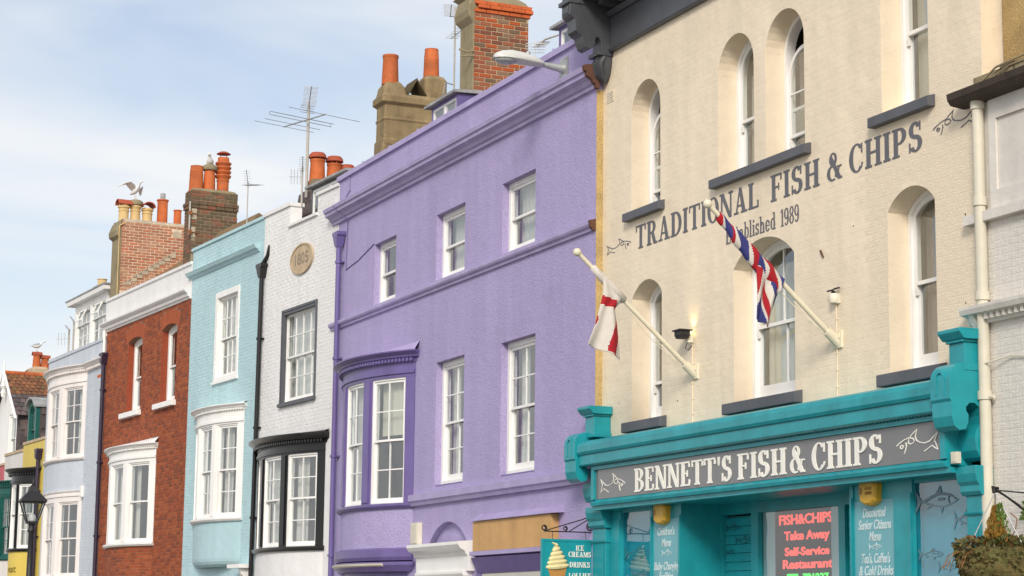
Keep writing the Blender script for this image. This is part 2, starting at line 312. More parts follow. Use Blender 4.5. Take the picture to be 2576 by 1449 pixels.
def bricks(parent, m, x0, x1, z0, z1, holes=(), org=(0, 0), rotz=0, H=.075, LEN=.225, joint=.010, proud=.004, nobj=300, bond='stretcher', pref=None, f=None, jit=.3, seed=1, base=0., slope=None, objzone=None):
    """every brick real: the most visible `nobj` are objects, the rest one joined mesh"""
    r = random.Random(seed); L_ = []
    nr = int((z1-z0)/H+.999)
    for k in range(nr):
        za, zb = z0+k*H, min(z1, z0+(k+1)*H)
        if zb-za < joint*2: continue
        bl = []
        for h in holes:
            iv = [scan(h, q) for q in (za+.002, (za+zb)/2, zb-.002)]; iv = [i for i in iv if i]
            if iv: bl.append((min(i[0] for i in iv)-joint*.3, max(i[1] for i in iv)+joint*.3))
        x = x0 - (LEN*.5 if k % 2 else 0) - (0 if bond != 'flemish' else (LEN*.25 if k % 2 else 0)); c = 0
        while x < x1:
            w = LEN if bond == 'stretcher' or (c+k) % 2 else LEN*.5
            w *= 1+r.uniform(-.03, .03)
            a, b = max(x, x0), min(x+w-joint, x1); x += w; c += 1
            xe = x1
            if slope: xe = slope((za+zb)/2)
            segs = [(a, min(b, xe))]
            for (p, q) in bl:
                ns = []
                for (s, e) in segs:
                    if q <= s or p >= e: ns.append((s, e))
                    else:
                        if p > s: ns.append((s, p))
                        if q < e: ns.append((q, e))
                segs = ns
            for (s, e) in segs:
                if e-s > .03: L_.append((s, e, za+joint*.5, zb-joint*.5, proud*(1+r.uniform(-jit, jit))))
    key = pref or (lambda b: -b[1])
    L_.sort(key=key)
    obj = [b for b in L_ if objzone is None or objzone(b)][:nobj] if nobj else []; so = set(map(id, obj)); rest = [b for b in L_ if id(b) not in so]
    if obj:
        kn = m.name
        if kn not in _BR:
            mb = MB(); e = .06
            mb.add([(0, 0, 0), (1, 0, 0), (1, 0, 1), (0, 0, 1), (e*.5, -1, e), (1-e*.5, -1, e), (1-e*.5, -1, 1-e), (e*.5, -1, 1-e)], [(4, 5, 6, 7), (0, 1, 5, 4), (1, 2, 6, 5), (2, 3, 7, 6), (3, 0, 4, 7)])
            _BR[kn] = mb.mesh('brick', m)
        ca, sa = math.cos(rotz), math.sin(rotz)
        for (s, e, a, b, pr) in obj:
            o = bpy.data.objects.new('brick', _BR[kn]); COL.objects.link(o); o.parent = parent
            o.location = (org[0]+s*ca+base*sa, org[1]+s*sa-base*ca, a); o.rotation_euler = (0, 0, rotz); o.scale = (e-s, pr, b-a)
    if rest:
        ca, sa = math.cos(rotz), math.sin(rotz)
        g = f or (lambda x, y, z: (org[0]+x*ca-(y-base)*sa, org[1]+x*sa+(y-base)*ca, z))
        mb = MB(g)
        for (s, e, a, b, pr) in rest:
            i = .004
            mb.add([(s, 0, a), (e, 0, a), (e, 0, b), (s, 0, b), (s+i, -pr, a+i), (e-i, -pr, a+i), (e-i, -pr, b-i), (s+i, -pr, b-i)], [(4, 5, 6, 7), (0, 1, 5, 4), (1, 2, 6, 5), (2, 3, 7, 6), (3, 0, 4, 7)])
        o = bpy.data.objects.new('brick_courses', mb.mesh('brick_courses', m, recalc=False)); COL.objects.link(o); o.parent = parent; o['kind'] = 'stuff'
def curtain(parent, f, x0, x1, z0, z1, y, m, fold=.012, n=None, name='curtain', taper=0.):
    n = n or max(8, int((x1-x0)/.03)); mb = MB(f); ph = rnd.random()*6; vs = []; fs = []
    for j in range(5):
        z = z1+(z0-z1)*j/4
        for i in range(n+1):
            x = x0+(x1-x0)*i/n*(1-taper*j/4); vs.append((x, y+fold*math.sin(i*1.25+ph)+fold*.4*math.sin(i*.5+j), z))
    for j in range(4):
        for i in range(n): a = j*(n+1)+i; fs.append((a, a+1, a+n+2, a+n+1))
    mb.add(vs, fs); return mb.build(name, m, parent, smooth=True)
def sash(parent, x0, x1, z0, z1, y, f=None, cols=2, rows=(2, 2), arc=None, m=None, fwid=.055, sw=.045, bar=.02, split=None, cur='sides', n=1, horns=False, botrail=None, fm=None, room=True, upper_drop=0., roomdepth=.9, cm_=None):
    """box-frame sliding sash: frame, two sashes with glazing bars, every pane, curtain, room behind"""
    m = m or M_wood; fm = fm or m; c = (x0+x1)/2; br = botrail or sw*1.6
    zs = z1 if not arc else arc[1]+math.sqrt(max(0, arc[0]**2-(x0-arc[2])**2))
    mb = MB(f)
    mb.box(x0, x0+fwid, y, y+.13, z0, zs); mb.box(x1-fwid, x1, y, y+.13, z0, zs); mb.box(x0+fwid, x1-fwid, y-.015, y+.13, z0, z0+fwid*.8, n)
    def curve(x, ins):
        if not arc: return z1-ins
        R = arc[0]-ins; d = R*R-(x-arc[2])**2
        return arc[1]+math.sqrt(d) if d > 0 else zs-.02
    def ringpts(ins):
        R, zc, cc = arc; a0 = math.acos(max(-1, min(1, (x1-cc)/R))); return [(cc+(R-ins)*math.cos(a0+(PI-2*a0)*i/20), zc+(R-ins)*math.sin(a0+(PI-2*a0)*i/20)) for i in range(21)]
    if arc: mb.strip(ringpts(0), ringpts(fwid), y-.002, y+.13)
    else: mb.box(x0+fwid, x1-fwid, y, y+.13, z1-fwid, z1, n)
    w = mb.build('window', fm, parent, bevel=0)
    zm = split if split is not None else (z0+zs)/2
    a, b = x0+fwid, x1-fwid
    for up_ in (1, 0):
        ya = y+.025 if up_ else y+.068; yb = ya+.036; s = MB(f)
        lo, hi = (zm-sw*.5-upper_drop, None) if up_ else (z0+fwid*.8, zm+sw*.5)
        nr = rows[0] if up_ else rows[1]
        hz = lambda x: (curve(x, fwid+sw)-(upper_drop) if up_ else hi-sw*.8)
        bl = lo+(sw*.8 if up_ else br)
        top = (zs if arc else z1-fwid) if up_ else hi
        top -= upper_drop if up_ else 0
        s.box(a, a+sw, ya, yb, lo, top); s.box(b-sw, b, ya, yb, lo, top); s.box(a+sw, b-sw, ya-.001, yb, lo, bl, n)
        if up_ and arc:
            A, B = ringpts(fwid), ringpts(fwid+sw)
            if upper_drop: A = [(p, q-upper_drop) for p, q in A]; B = [(p, q-upper_drop) for p, q in B]
            s.strip(A, B, ya-.002, yb)
        elif up_: s.box(a+sw, b-sw, ya-.001, yb, z1-fwid-sw-upper_drop, z1-fwid-upper_drop, n)
        else: s.box(a+sw, b-sw, ya-.001, yb, hi-sw*.8, hi, n)
        for i in range(1, cols): xx = a+sw+(b-a-2*sw)*i/cols; s.box(xx-bar/2, xx+bar/2, ya+.002, yb-.004, bl, hz(xx))
        zt = z1-fwid-sw if up_ else hi-sw*.8
        zsp = min(zt, zs) if up_ else zt
        for j in range(1, nr): zz = bl+(zsp-bl)*j/nr; s.box(a+sw, b-sw, ya+.004, yb-.006, zz-bar/2, zz+bar/2, n)
        if horns and up_:
            for xx in (a, b-sw): s.prof([(ya-.002, lo), (yb, lo), (yb, lo-.11), (ya+.012, lo-.11), (ya-.002, lo-.05)], xx, xx+sw)
        s.build('sash', m, w)
        for i in range(cols):
            for j in range(nr):
                p0 = a+sw+(b-a-2*sw)*i/cols+(bar*.4 if i else 0); p1 = a+sw+(b-a-2*sw)*(i+1)/cols-(bar*.4 if i < cols-1 else 0)
                q0 = bl+(zsp-bl)*j/nr+(bar*.4 if j else 0); lastrow = j == nr-1
                k = 10 if (arc and up_ and lastrow) else n; g = MB(f); A = []; B = []
                for t in range(k+1):
                    xx = p0+(p1-p0)*t/k; A.append((xx, hz(xx)-.001 if lastrow else bl+(zsp-bl)*(j+1)/nr-bar*.4)); B.append((xx, q0))
                A = [(p, max(q, q0+.002)) for p, q in A]
                g.strip(A, B, ya+.014, ya+.018); g.build('pane', GLASS, w)
    yc_ = y+.20; ztop = z1-.02 if not arc else zs+.05
    cmx = cm_ or M_curtain
    W = x1-x0-2*fwid
    if cur == 'sides':
        curtain(w, f, a, a+W*.30, z0, ztop, yc_, cmx); curtain(w, f, b-W*.27, b, z0, ztop, yc_, cmx)
    elif cur == 'left': curtain(w, f, a, a+W*.5, z0, ztop, yc_, cmx)
    elif cur == 'right': curtain(w, f, b-W*.5, b, z0, ztop, yc_, cmx, taper=.0)
    elif cur == 'full': curtain(w, f, a, b, z0, ztop, yc_, cmx)
    elif cur == 'blind': curtain(w, f, a, b, z0+(z1-z0)*.55, ztop, yc_, M_blind, fold=.003, name='blind')
    elif cur == 'blindfull': curtain(w, f, a, b, z0+(z1-z0)*.05, ztop, yc_, M_blind, fold=.003, name='blind')
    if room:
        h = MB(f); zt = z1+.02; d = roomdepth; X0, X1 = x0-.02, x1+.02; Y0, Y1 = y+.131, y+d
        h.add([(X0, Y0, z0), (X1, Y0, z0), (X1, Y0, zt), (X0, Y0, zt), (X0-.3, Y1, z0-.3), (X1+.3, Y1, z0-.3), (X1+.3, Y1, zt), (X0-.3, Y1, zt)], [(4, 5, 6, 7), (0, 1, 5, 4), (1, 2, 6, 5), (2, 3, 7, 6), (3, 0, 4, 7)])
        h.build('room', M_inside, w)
    return w

class Bow:
    """shallow curved bay: chord u0..u1 on the wall, projection p"""
    def __init__(s, u0, u1, p):
        c = u1-u0; s.R = (c*c/4+p*p)/(2*p); s.c = (u0+u1)/2; s.vc = s.R-p; s.S = 2*s.R*math.asin(c/2/s.R); s.u0, s.u1, s.p = u0, u1, p
    def f(s, a, y, z): th = a/s.R; r = s.R-y; return (s.c+r*math.sin(th), s.vc-r*math.cos(th), z)
def bow_window(h, bw, w, m, zs, zt, zfr, zc0, zc1, fm, sm, cols=2, rows=(2, 2), base=None, basem=None, cornm=None, roofm=None, roofz=.1, meet=None, curs=('sides', 'left', 'sides'), dent=True, sill=True, proj=.17, roof=True, frieze=None, bottom_round=False):
    S = bw.S; hs = S/2; NS = 24; f = bw.f
    # mullion posts, end posts, frieze and sill: one frame
    fr = MB(f)
    for sg in (-1, 1):
        x0, x1 = sorted((sg*w/2, sg*(w/2+m))); fr.box(x0, x1, -.012, .13, zs, zt, 3); fr.box(x0+.05, x1-.05, -.035, -.012, zs+.03, zt-.02, 3)
        x0, x1 = sorted((sg*(w*1.5+m), sg*hs)); fr.box(x0, x1, -.012, .14, zs, zt, 3)
    fr.box(-hs, hs, -.016, .14, zt, zc0, NS); fr.box(-hs, hs, -.045, -.016, zfr-.02, zfr+.035, NS)
    fr.build('bay_frame', fm, h)
    if sill:
        s_ = MB(f); s_.prof([(.12, zs-.09), (-.05, zs-.09), (-.085, zs-.05), (-.085, zs-.012), (-.03, zs), (.12, zs)], -hs-.05, hs+.05, NS); s_.build('sill', fm, h)
    cmat = cornm or fm; pr = proj; hh = zc1-zc0
    c_ = MB(f); c_.prof([(.14, zc0), (-.03, zc0), (-.05, zc0+hh*.3), (-pr*.55, zc0+hh*.45), (-pr*.6, zc0+hh*.6), (-pr*.8, zc0+hh*.75), (-pr, zc0+hh*.88), (-pr, zc1), (.14, zc1)], -hs-pr*.7, hs+pr*.7, NS); c_.build('cornice', cmat, h)
    if dent:
        d_ = MB(f); nd = int(S/.085)
        for i in range(nd): x = -hs+(i+.3)*S/nd; d_.box(x, x+S/nd*.55, -pr*.5, -.04, zc0+hh*.08, zc0+hh*.36)
        d_.build('dentil_course', cmat, h)
    if roof:
        r_ = MB(); n = 24; A = []
        for i in range(n+1): a = -hs-pr*.5+(S+pr)*i/n; A.append(f(a, -pr*.9, zc1+.004))
        vs = A+[(p[0], -.002, zc1+roofz) for p in A]+[(p[0], p[1], zc1-.01) for p in A]; fs = []
        for i in range(n): fs += [(i, i+1, n+2+i, n+1+i), (i, i+1, 2*n+3+i, 2*n+2+i)]
        r_.add(vs, fs); r_.build('bay_roof', roofm or M_lead, h)
    for k, x in enumerate((-(w+m), 0, w+m)):
        sash(h, x-w/2+.001, x+w/2-.001, zs, zt, .01, f=f, cols=cols, rows=rows, m=sm, fwid=.035, n=5, split=meet, cur=curs[k], room=False)
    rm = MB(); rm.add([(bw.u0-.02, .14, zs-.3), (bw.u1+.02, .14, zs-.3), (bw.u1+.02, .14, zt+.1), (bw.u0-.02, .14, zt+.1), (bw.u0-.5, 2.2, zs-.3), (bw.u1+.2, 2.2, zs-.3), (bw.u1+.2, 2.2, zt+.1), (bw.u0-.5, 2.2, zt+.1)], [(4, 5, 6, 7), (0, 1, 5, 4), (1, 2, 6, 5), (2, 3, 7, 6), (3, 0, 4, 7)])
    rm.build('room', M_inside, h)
    if base is not None:
        b_ = MB(f); zb = zs-.09
        if bottom_round: b_.prof([(.2, base), (.12, base), (.04, base+.05), (.01, base+.11), (0, base+.18), (0, zb), (.2, zb)], -hs, hs, NS)
        else: b_.box(-hs, hs, 0, .2, base, zb, NS)
        return b_.build('bay_apron', basem, h)
def pipe(parent, m, u, z0, z1, v=-.09, r=.045, name='drainpipe', u1=None, hopper=True, collars=(1.9,), tail=None):
    u1 = u if u1 is None else u1; mb = MB(); g = lambda z: u1+(u-u1)*(z-z0)/(z1-z0)
    pts = [(g(z0), v, z0), (g(z1), v, z1)]
    if tail: pts += tail
    mb.tube(pts, r, 10)
    z = z0+.4
    while z < z1-.2: mb.tube([(g(z), v, z), (g(z), v, z+.05)], r*1.4, 10); mb.box(g(z)-r*2, g(z)+r*2, v+r*.7, -.002, z+.01, z+.04); z += collars[0]
    if hopper:
        zt = z1; uu = g(zt)
        mb.loft([[(uu+sx*w_, v+sy*d_, z_) for sx, sy in ((-1, -1), (1, -1), (1, 1), (-1, 1))] for w_, d_, z_ in ((r*1.1, r*1.1, zt-.06), (r*1.5, r*1.5, zt), (.13, .085, zt+.16), (.16, .088, zt+.17), (.16, .088, zt+.24))])
    return mb.build(name, m, parent, smooth=True)
def pot(parent, u, v, z0, z1, r, m, kind='plain', name='chimney_pot'):
    h = z1-z0; mb = MB()
    if kind == 'plain': pr = [(r*1.05, z0-.05), (r*1.05, z0), (r*.93, z0+h*.85), (r*.96, z0+h*.9), (r*1.0, z0+h*.92), (r*1.0, z1), (r*.8, z1), (r*.75, z1-h*.3)]
    elif kind == 'ringed': pr = [(r, z0-.05), (r, z0), (r*.93, z0+h*.6), (r*.95, z0+h*.66), (r*.9, z0+h*.68), (r*.93, z0+h*.76), (r*.88, z0+h*.78), (r*.9, z0+h*.86), (r*.85, z0+h*.88), (r*.86, z1), (r*.68, z1), (r*.65, z1-h*.3)]
    elif kind == 'buff': pr = [(r*.9, z0-.05), (r*.9, z0), (r*.88, z0+h*.6), (r*.98, z0+h*.62), (r*.98, z0+h*.66), (r*.88, z0+h*.68), (r*.9, z0+h*.78), (r*1.1, z0+h*.85), (r*1.1, z0+h*.93), (r*.98, z0+h*.94), (r*.95, z1), (r*.75, z1), (r*.7, z1-h*.3)]
    elif kind == 'straight': pr = [(r, z0-.05), (r, z0), (r*.96, z1-h*.06), (r*1.12, z1-h*.05), (r*1.12, z1), (r*.85, z1), (r*.8, z1-h*.3)]
    elif kind == 'beehive':
        pr = [(r*.9, z0-.05), (r*.9, z0), (r*.9, z0+h*.32), (r*.98, z0+h*.33), (r*.98, z0+h*.36), (r*.9, z0+h*.37)]
        for i in range(4): q = z0+h*(.40+.12*i); pr += [(r*.95, q), (r*1.25, q+h*.07), (r*1.2, q+h*.10), (r*.9, q+h*.11)]
        pr += [(r*.85, z1), (r*.65, z1), (r*.6, z1-h*.2)]
    mb.lathe(u, v, pr, 22); return mb.build(name, m, parent, smooth=True)
def cowl(parent, u, v, z, r, m, kind='half'):
    mb = MB()
    if kind == 'half':     # half-round ridge tile bent over the pot
        A = [(u+r*1.15*math.cos(a), z+r*.95*math.sin(a)) for a in [PI*i/12 for i in range(13)]]; B = [(u+r*.98*math.cos(a), z+r*.78*math.sin(a)) for a in [PI*i/12 for i in range(13)]]
        mb.strip([(p, q) for p, q in A], [(p, q) for p, q in B], v-r*1.25, v+r*1.25)
    elif kind == 'halfv':
        A = [(v+r*1.15*math.cos(a), z+r*.95*math.sin(a)) for a in [PI*i/12 for i in range(13)]]; B = [(v+r*.98*math.cos(a), z+r*.78*math.sin(a)) for a in [PI*i/12 for i in range(13)]]
        mb.strip(A, B, u-r*1.25, u+r*1.25, to=lambda a, b, d: (d, a, b))
    elif kind == 'cap': mb.lathe(u, v, [(r*.9, z-.04), (r*1.2, z-.03), (r*1.3, z+.02), (r*1.2, z+.07), (r*.8, z+.11), (r*.3, z+.12)], 20)
    elif kind == 'hood':
        for i in range(8): a = PI*2*i/8; mb.tube([(u+r*.9*math.cos(a), v+r*.9*math.sin(a), z-.03), (u+r*.9*math.cos(a), v+r*.9*math.sin(a), z+.09)], .018, 6)
        mb.lathe(u, v, [(r*1.25, z+.06), (r*1.3, z+.07), (r*1.22, z+.13), (r*.95, z+.18), (r*.3, z+.185)], 20)
    elif kind == 'disc':
        for i in range(4): a = PI*2*i/4+.4; mb.tube([(u+r*.6*math.cos(a), v+r*.6*math.sin(a), z-.05), (u+r*.6*math.cos(a), v+r*.6*math.sin(a), z+.10)], .009, 6)
        mb.lathe(u, v, [(r*1.0, z+.09), (r*1.02, z+.1), (r*.5, z+.15), (r*.1, z+.16)], 20)
    return mb.build('cowl', m, parent, smooth=True)

# ------------------------------------------------------------------ lettering
def ringp(cx, cy, rx, ry, wx, wy, a0, a1, n=18):
    A = []; B = []
    for i in range(n+1):
        a = math.radians(a0+(a1-a0)*i/n); A.append((cx+rx*math.cos(a), cy+ry*math.sin(a))); B.append((cx+(rx-wx)*math.cos(a), cy+(ry-wy)*math.sin(a)))
    return ('s', A, B)
def Q(x0, x1, y0, y1): return ('q', [(x0, y0), (x1, y0), (x1, y1), (x0, y1)])
ST, TH, SE, OV = .165, .075, .075, .06
def stem(x, top=True, bot=True, w=ST):
    o = [Q(x, x+w, 0, 1)]
    if bot: o.append(Q(x-OV, x+w+OV, 0, SE))
    if top: o.append(Q(x-OV, x+w+OV, 1-SE, 1))
    return o
GL = {
 'T': (.64, stem(.2375, top=False)+[Q(0, .64, 1-SE, 1), Q(0, .06, .74, 1), Q(.58, .64, .74, 1)]),
 'I': (.285, stem(.06)),
 'H': (.68, stem(.06)+stem(.455)+[Q(.2, .5, .47, .55)]),
 'L': (.56, stem(.06)+[Q(.2, .54, 0, SE), Q(.475, .54, 0, .28)]),
 'E': (.58, stem(.06)+[Q(.2, .55, 0, SE), Q(.49, .55, 0, .26), Q(.2, .53, 1-SE, 1), Q(.47, .53, .76, 1), Q(.2, .40, .475, .545), Q(.36, .41, .38, .64)]),
 'F': (.55, stem(.06)+[Q(.2, .53, 1-SE, 1), Q(.47, .53, .74, 1), Q(.2, .40, .475, .545), Q(.36, .41, .38, .64)]),
 'P': (.57, stem(.06)+[Q(.2, .3, 1-SE, 1), Q(.2, .3, .43, .43+TH), ringp(.29, .715, .27, .285, ST, TH, -90, 90)]),
 'R': (.66, stem(.06)+[Q(.2, .3, 1-SE, 1), Q(.2, .3, .46, .46+TH), ringp(.29, .73, .26, .27, ST, TH, -90, 90), ('q', [(.27, .5), (.43, .5), (.60, 0), (.43, 0)]), Q(.43, .67, 0, SE)]),
 'B': (.60, stem(.06)+[Q(.2, .3, 1-SE, 1), Q(.2, .3, .48, .48+TH), Q(.2, .3, 0, SE), ringp(.29, .74, .25, .26, ST, TH, -90, 90), ringp(.29, .265, .29, .265, ST, TH, -90, 90)]),
 'D': (.66, stem(.06)+[Q(.2, .28, 1-SE, 1), Q(.2, .28, 0, SE), ringp(.27, .5, .37, .5, ST, TH, -90, 90)]),
 'O': (.64, [ringp(.32, .5, .32, .515, ST, .06, 0, 360, 30)]),
 'C': (.60, [ringp(.32, .5, .32, .515, ST, .06, 42, 318, 26), Q(.51, .565, .64, .98), ('q', [(.5, .17), (.56, .17), (.58, .3), (.53, .3)])]),
 'S': (.54, [ringp(.26, .735, .235, .28, ST, .08, 25, 262, 20), ringp(.275, .275, .25, .29, ST, .08, -155, 85, 20), Q(.42, .475, .68, .99), Q(.02, .075, .01, .34), ('q', [(.16, .60), (.22, .44), (.39, .40), (.34, .56)])]),
 'N': (.70, [Q(.06, .135, 0, 1), Q(.56, .635, 0, 1), ('q', [(.02, 1), (.2, 1), (.635, 0), (.5, 0)]), Q(-.02, .215, 0, SE), Q(.48, .72, 1-SE, 1), Q(-.02, .12, 1-SE, 1)]),
 'A': (.70, [('q', [(.27, 1), (.41, 1), (.63, 0), (.45, 0)]), ('q', [(.28, .93), (.35, .93), (.16, 0), (.085, 0)]), Q(.17, .52, .27, .34), Q(.0, .25, 0, SE), Q(.38, .71, 0, SE)]),
 '&': (.74, [ringp(.31, .76, .19, .25, .11, .06, 0, 360, 22), ringp(.28, .27, .28, .29, .15, .065, -40, 300, 22), ('q', [(.13, .80), (.27, .86), (.72, .02), (.54, .02)]), ('q', [(.44, .1), (.5, .06), (.66, .46), (.6, .46)]), Q(.52, .74, .43, .49), Q(.54, .76, 0, SE)]),
 "'": (.2, [('q', [(.05, 1), (.17, 1), (.13, .66), (.08, .66)])]),
 'M': (.80, [Q(.06, .13, 0, 1), Q(.6, .76, 0, 1), ('q', [(.06, 1), (.22, 1), (.44, .12), (.37, .02)]), ('q', [(.6, 1), (.68, 1), (.44, .02), (.37, .02)]), Q(0, .2, 0, SE), Q(.54, .82, 0, SE), Q(0, .14, 1-SE, 1), Q(.68, .82, 1-SE, 1)]),
 'K': (.68, stem(.06)+[('q', [(.2, .42), (.2, .52), (.5, .95), (.57, .95)]), ('q', [(.27, .56), (.38, .66), (.66, 0), (.48, 0)]), Q(.44, .68, 0, SE), Q(.42, .64, 1-SE, 1)]),
}
XH = .66
GL.update({
 'e': (.50, [ringp(.25, .33, .25, .345, .13, .06, 20, 325, 22), Q(.1, .47, .31, .365)]),
 's': (.42, [ringp(.21, .48, .19, .19, .12, .06, 20, 262, 16), ringp(.21, .18, .19, .19, .12, .06, -160, 85, 16), Q(.33, .37, .46, .66), Q(.04, .08, .0, .2)]),
 't': (.38, [Q(.1, .225, .1, .88), Q(.02, .34, XH-.06, XH), ringp(.24, .14, .14, .145, .11, .06, 180, 350, 10)]),
 'a': (.52, [Q(.3, .43, .05, .5), ringp(.23, .46, .20, .205, .12, .06, 0, 160, 14), ringp(.2, .19, .2, .2, .12, .06, 0, 360, 16), Q(.36, .52, 0, .06)]),
 'b': (.54, [Q(.07, .20, 0, 1), Q(0, .16, .94, 1), ringp(.28, .33, .25, .345, .13, .06, 0, 360, 22)]),
 'd': (.56, [Q(.34, .47, 0, 1), Q(.26, .40, .94, 1), Q(.40, .55, 0, .06), ringp(.26, .33, .25, .345, .13, .06, 0, 360, 22)]),
 'l': (.28, [Q(.08, .21, 0, 1), Q(.01, .2, .94, 1), Q(0, .28, 0, .06)]),
 'i': (.28, [Q(.08, .21, 0, XH), Q(.01, .2, XH-.06, XH), Q(0, .28, 0, .06), Q(.075, .215, .8, .95)]),
 'h': (.60, [Q(.07, .20, 0, 1), Q(0, .16, .94, 1), Q(0, .27, 0, .06), Q(.38, .51, 0, .45), Q(.32, .58, 0, .06), ringp(.32, .42, .19, .24, .13, .07, 0, 170, 12)]),
 '1': (.36, [Q(.13, .27, 0, 1), Q(.02, .36, 0, .06), ('q', [(.0, .80), (.14, .86), (.14, 1), (.10, .94)])]),
 '9': (.52, [ringp(.25, .68, .25, .325, .13, .06, 0, 360, 22), ringp(.25, .36, .25, .37, .13, .06, -140, 20, 14), Q(.37, .5, .3, .72)]),
 '8': (.52, [ringp(.26, .75, .22, .255, .12, .06, 0, 360, 20), ringp(.26, .26, .255, .275, .13, .06, 0, 360, 20)]),
})
def slab(mb, text, x0, x1, z0, z1, to, d0=0., d1=-.006, track=.075, mi=0):
    W = sum(GL[c][0]+track if c != ' ' else .42 for c in text)-track; kx = (x1-x0)/W; kz = z1-z0; x = 0; k = 0
    for c in text:
        if c == ' ': x += .42; continue
        w, P = GL[c]
        for p in P:
            k += 1; e = d1*(1+.05*(k % 7))
            g = lambda q: [(x0+(x+a)*kx, z0+b*kz) for a, b in q]
            if p[0] == 'q': mb.prism(g(p[1]), (), d0, e, to=to, mi=mi)
            else: mb.strip(g(p[1]), g(p[2]), d0, e, to=to, mi=mi)
        x += w+track
def flat(a, b, d): return (a, d, b)
FISH = dict(body=[(0, .42), (.08, .53), (.18, .63), (.30, .70), (.40, .66), (.44, .56), (.41, .47), (.34, .44), (.29, .50), (.30, .62), (.36, .78), (.44, .90), (.51, 1), (.48, .86), (.46, .72), (.49, .56), (.56, .47), (.68, .41), (.80, .46), (.90, .62), (1, .78), (.95, .6), (.92, .46), (.96, .28), (.99, .10), (.92, .18), (.86, .28), (.76, .17), (.67, .08)],
            fin=[(.23, .52), (.245, .38), (.22, .20), (.19, .08)])
def fishlogo(mb, x0, x1, z0, z1, to, wd, flip=False, d0=0., d1=-.004, mi=0):
    g = lambda a, b: (x0+((1-a) if flip else a)*(x1-x0), z0+b*(z1-z0))
    eye = [(.13+.035*math.cos(t*PI/5), .36+.07*math.sin(t*PI/5)) for t in range(11)]
    for j, P in enumerate((FISH['body'], FISH['fin'], eye)):
        pts = [Vector(g(*p)) for p in P]; A = []; B = []
        for i, p in enumerate(pts):
            t = pts[min(i+1, len(pts)-1)]-pts[max(i-1, 0)]; nrm = Vector((-t.y, t.x)).normalized(); h = wd*.5*(.55+.45*abs(math.sin(i*.9+1)))
            A.append(tuple(p+nrm*h)); B.append(tuple(p-nrm*h))
        mb.strip(A, B, d0, d1*(1+.2*j), to=to, mi=mi)
def fishshape(mb, x0, x1, z0, z1, to, flip=False, d0=0., d1=-.003, tuna=True, mi=0):
    """printed fish: outline band, tail, fins, gill and side marks"""
    g = lambda P: [(x0+((1-a) if flip else a)*(x1-x0), z0+b*(z1-z0)) for a, b in P]
    top = [(.15, .50), (.28, .58), (.42, .68), (.56, .74), (.70, .74), (.84, .66), (.94, .54), (1, .45)]
    bot = [(.15, .46), (.28, .38), (.42, .30), (.56, .25), (.70, .25), (.84, .31), (.94, .38), (1, .45)]
    ti = [(a, b-.10*min(1, 5*(1-a))*min(1, 4*a)) for a, b in top]; bi = [(a, b+.05) for a, b in bot]
    mb.strip(g(top), g(ti), d0, d1, to=to, mi=mi); mb.strip(g(bot), g(bi), d0, d1*1.1, to=to, mi=mi)
    mb.prism(g([(.16, .50), (.0, .92), (.05, .60), (.06, .48), (.04, .30), (-.01, .02), (.16, .46)]), (), d0, d1*1.2, to=to, mi=mi)
    mb.prism(g([(.48, .69), (.60, .98), (.64, .74)]), (), d0, d1*1.3, to=to, mi=mi); mb.prism(g([(.60, .27), (.62, .04), (.67, .26)]), (), d0, d1*1.3, to=to, mi=mi)
    mb.prism(g([(.34, .33), (.28, .22), (.40, .30)]), (), d0, d1*1.3, to=to, mi=mi)
    mb.prism(g([(.52, .52), (.60, .58), (.70, .54), (.68, .48), (.58, .46)]), (), d0, d1*1.2, to=to, mi=mi)
    mb.strip(g([(.80, .64), (.77, .5), (.80, .34)]), g([(.815, .64), (.785, .5), (.815, .34)]), d0, d1*1.2, to=to, mi=mi)
    mb.prism(g([(.905, .5), (.92, .53), (.935, .5), (.92, .47)]), (), d0, d1*1.2, to=to, mi=mi)
def textmesh(body, x0, x1, z, size, to_obj, m, parent, name, shear=0., bold=0., width=None, lines_neon=0., ext=.002, y=0., align='CENTER', xs=None):
    cu = bpy.data.curves.new(name, 'FONT'); cu.body = body; cu.size = size; cu.shear = shear; cu.offset = bold; cu.align_x = align
    cu.resolution_u = 3
    if lines_neon: cu.fill_mode = 'NONE'; cu.bevel_depth = lines_neon; cu.bevel_resolution = 1
    else: cu.extrude = ext
    o = bpy.data.objects.new(name, cu); COL.objects.link(o)
    dg = bpy.context.evaluated_depsgraph_get(); me = bpy.data.meshes.new_from_object(o.evaluated_get(dg)); bpy.data.objects.remove(o); bpy.data.curves.remove(cu)
    xsv = [v.co.x for v in me.vertices]; w = max(xsv)-min(xsv); mid = (max(xsv)+min(xsv))/2
    k = (x1-x0)/w if width is None else 1
    for v in me.vertices: v.co = Vector(((x0+x1)/2+(v.co.x-mid)*k, y-v.co.z, z+v.co.y))
    if to_obj:
        for v in me.vertices: v.co = Vector(to_obj(*v.co))
    me.materials.clear(); me.materials.append(m); me.name = name
    q = bpy.data.objects.new(name, me); COL.objects.link(q); q.parent = parent; return q

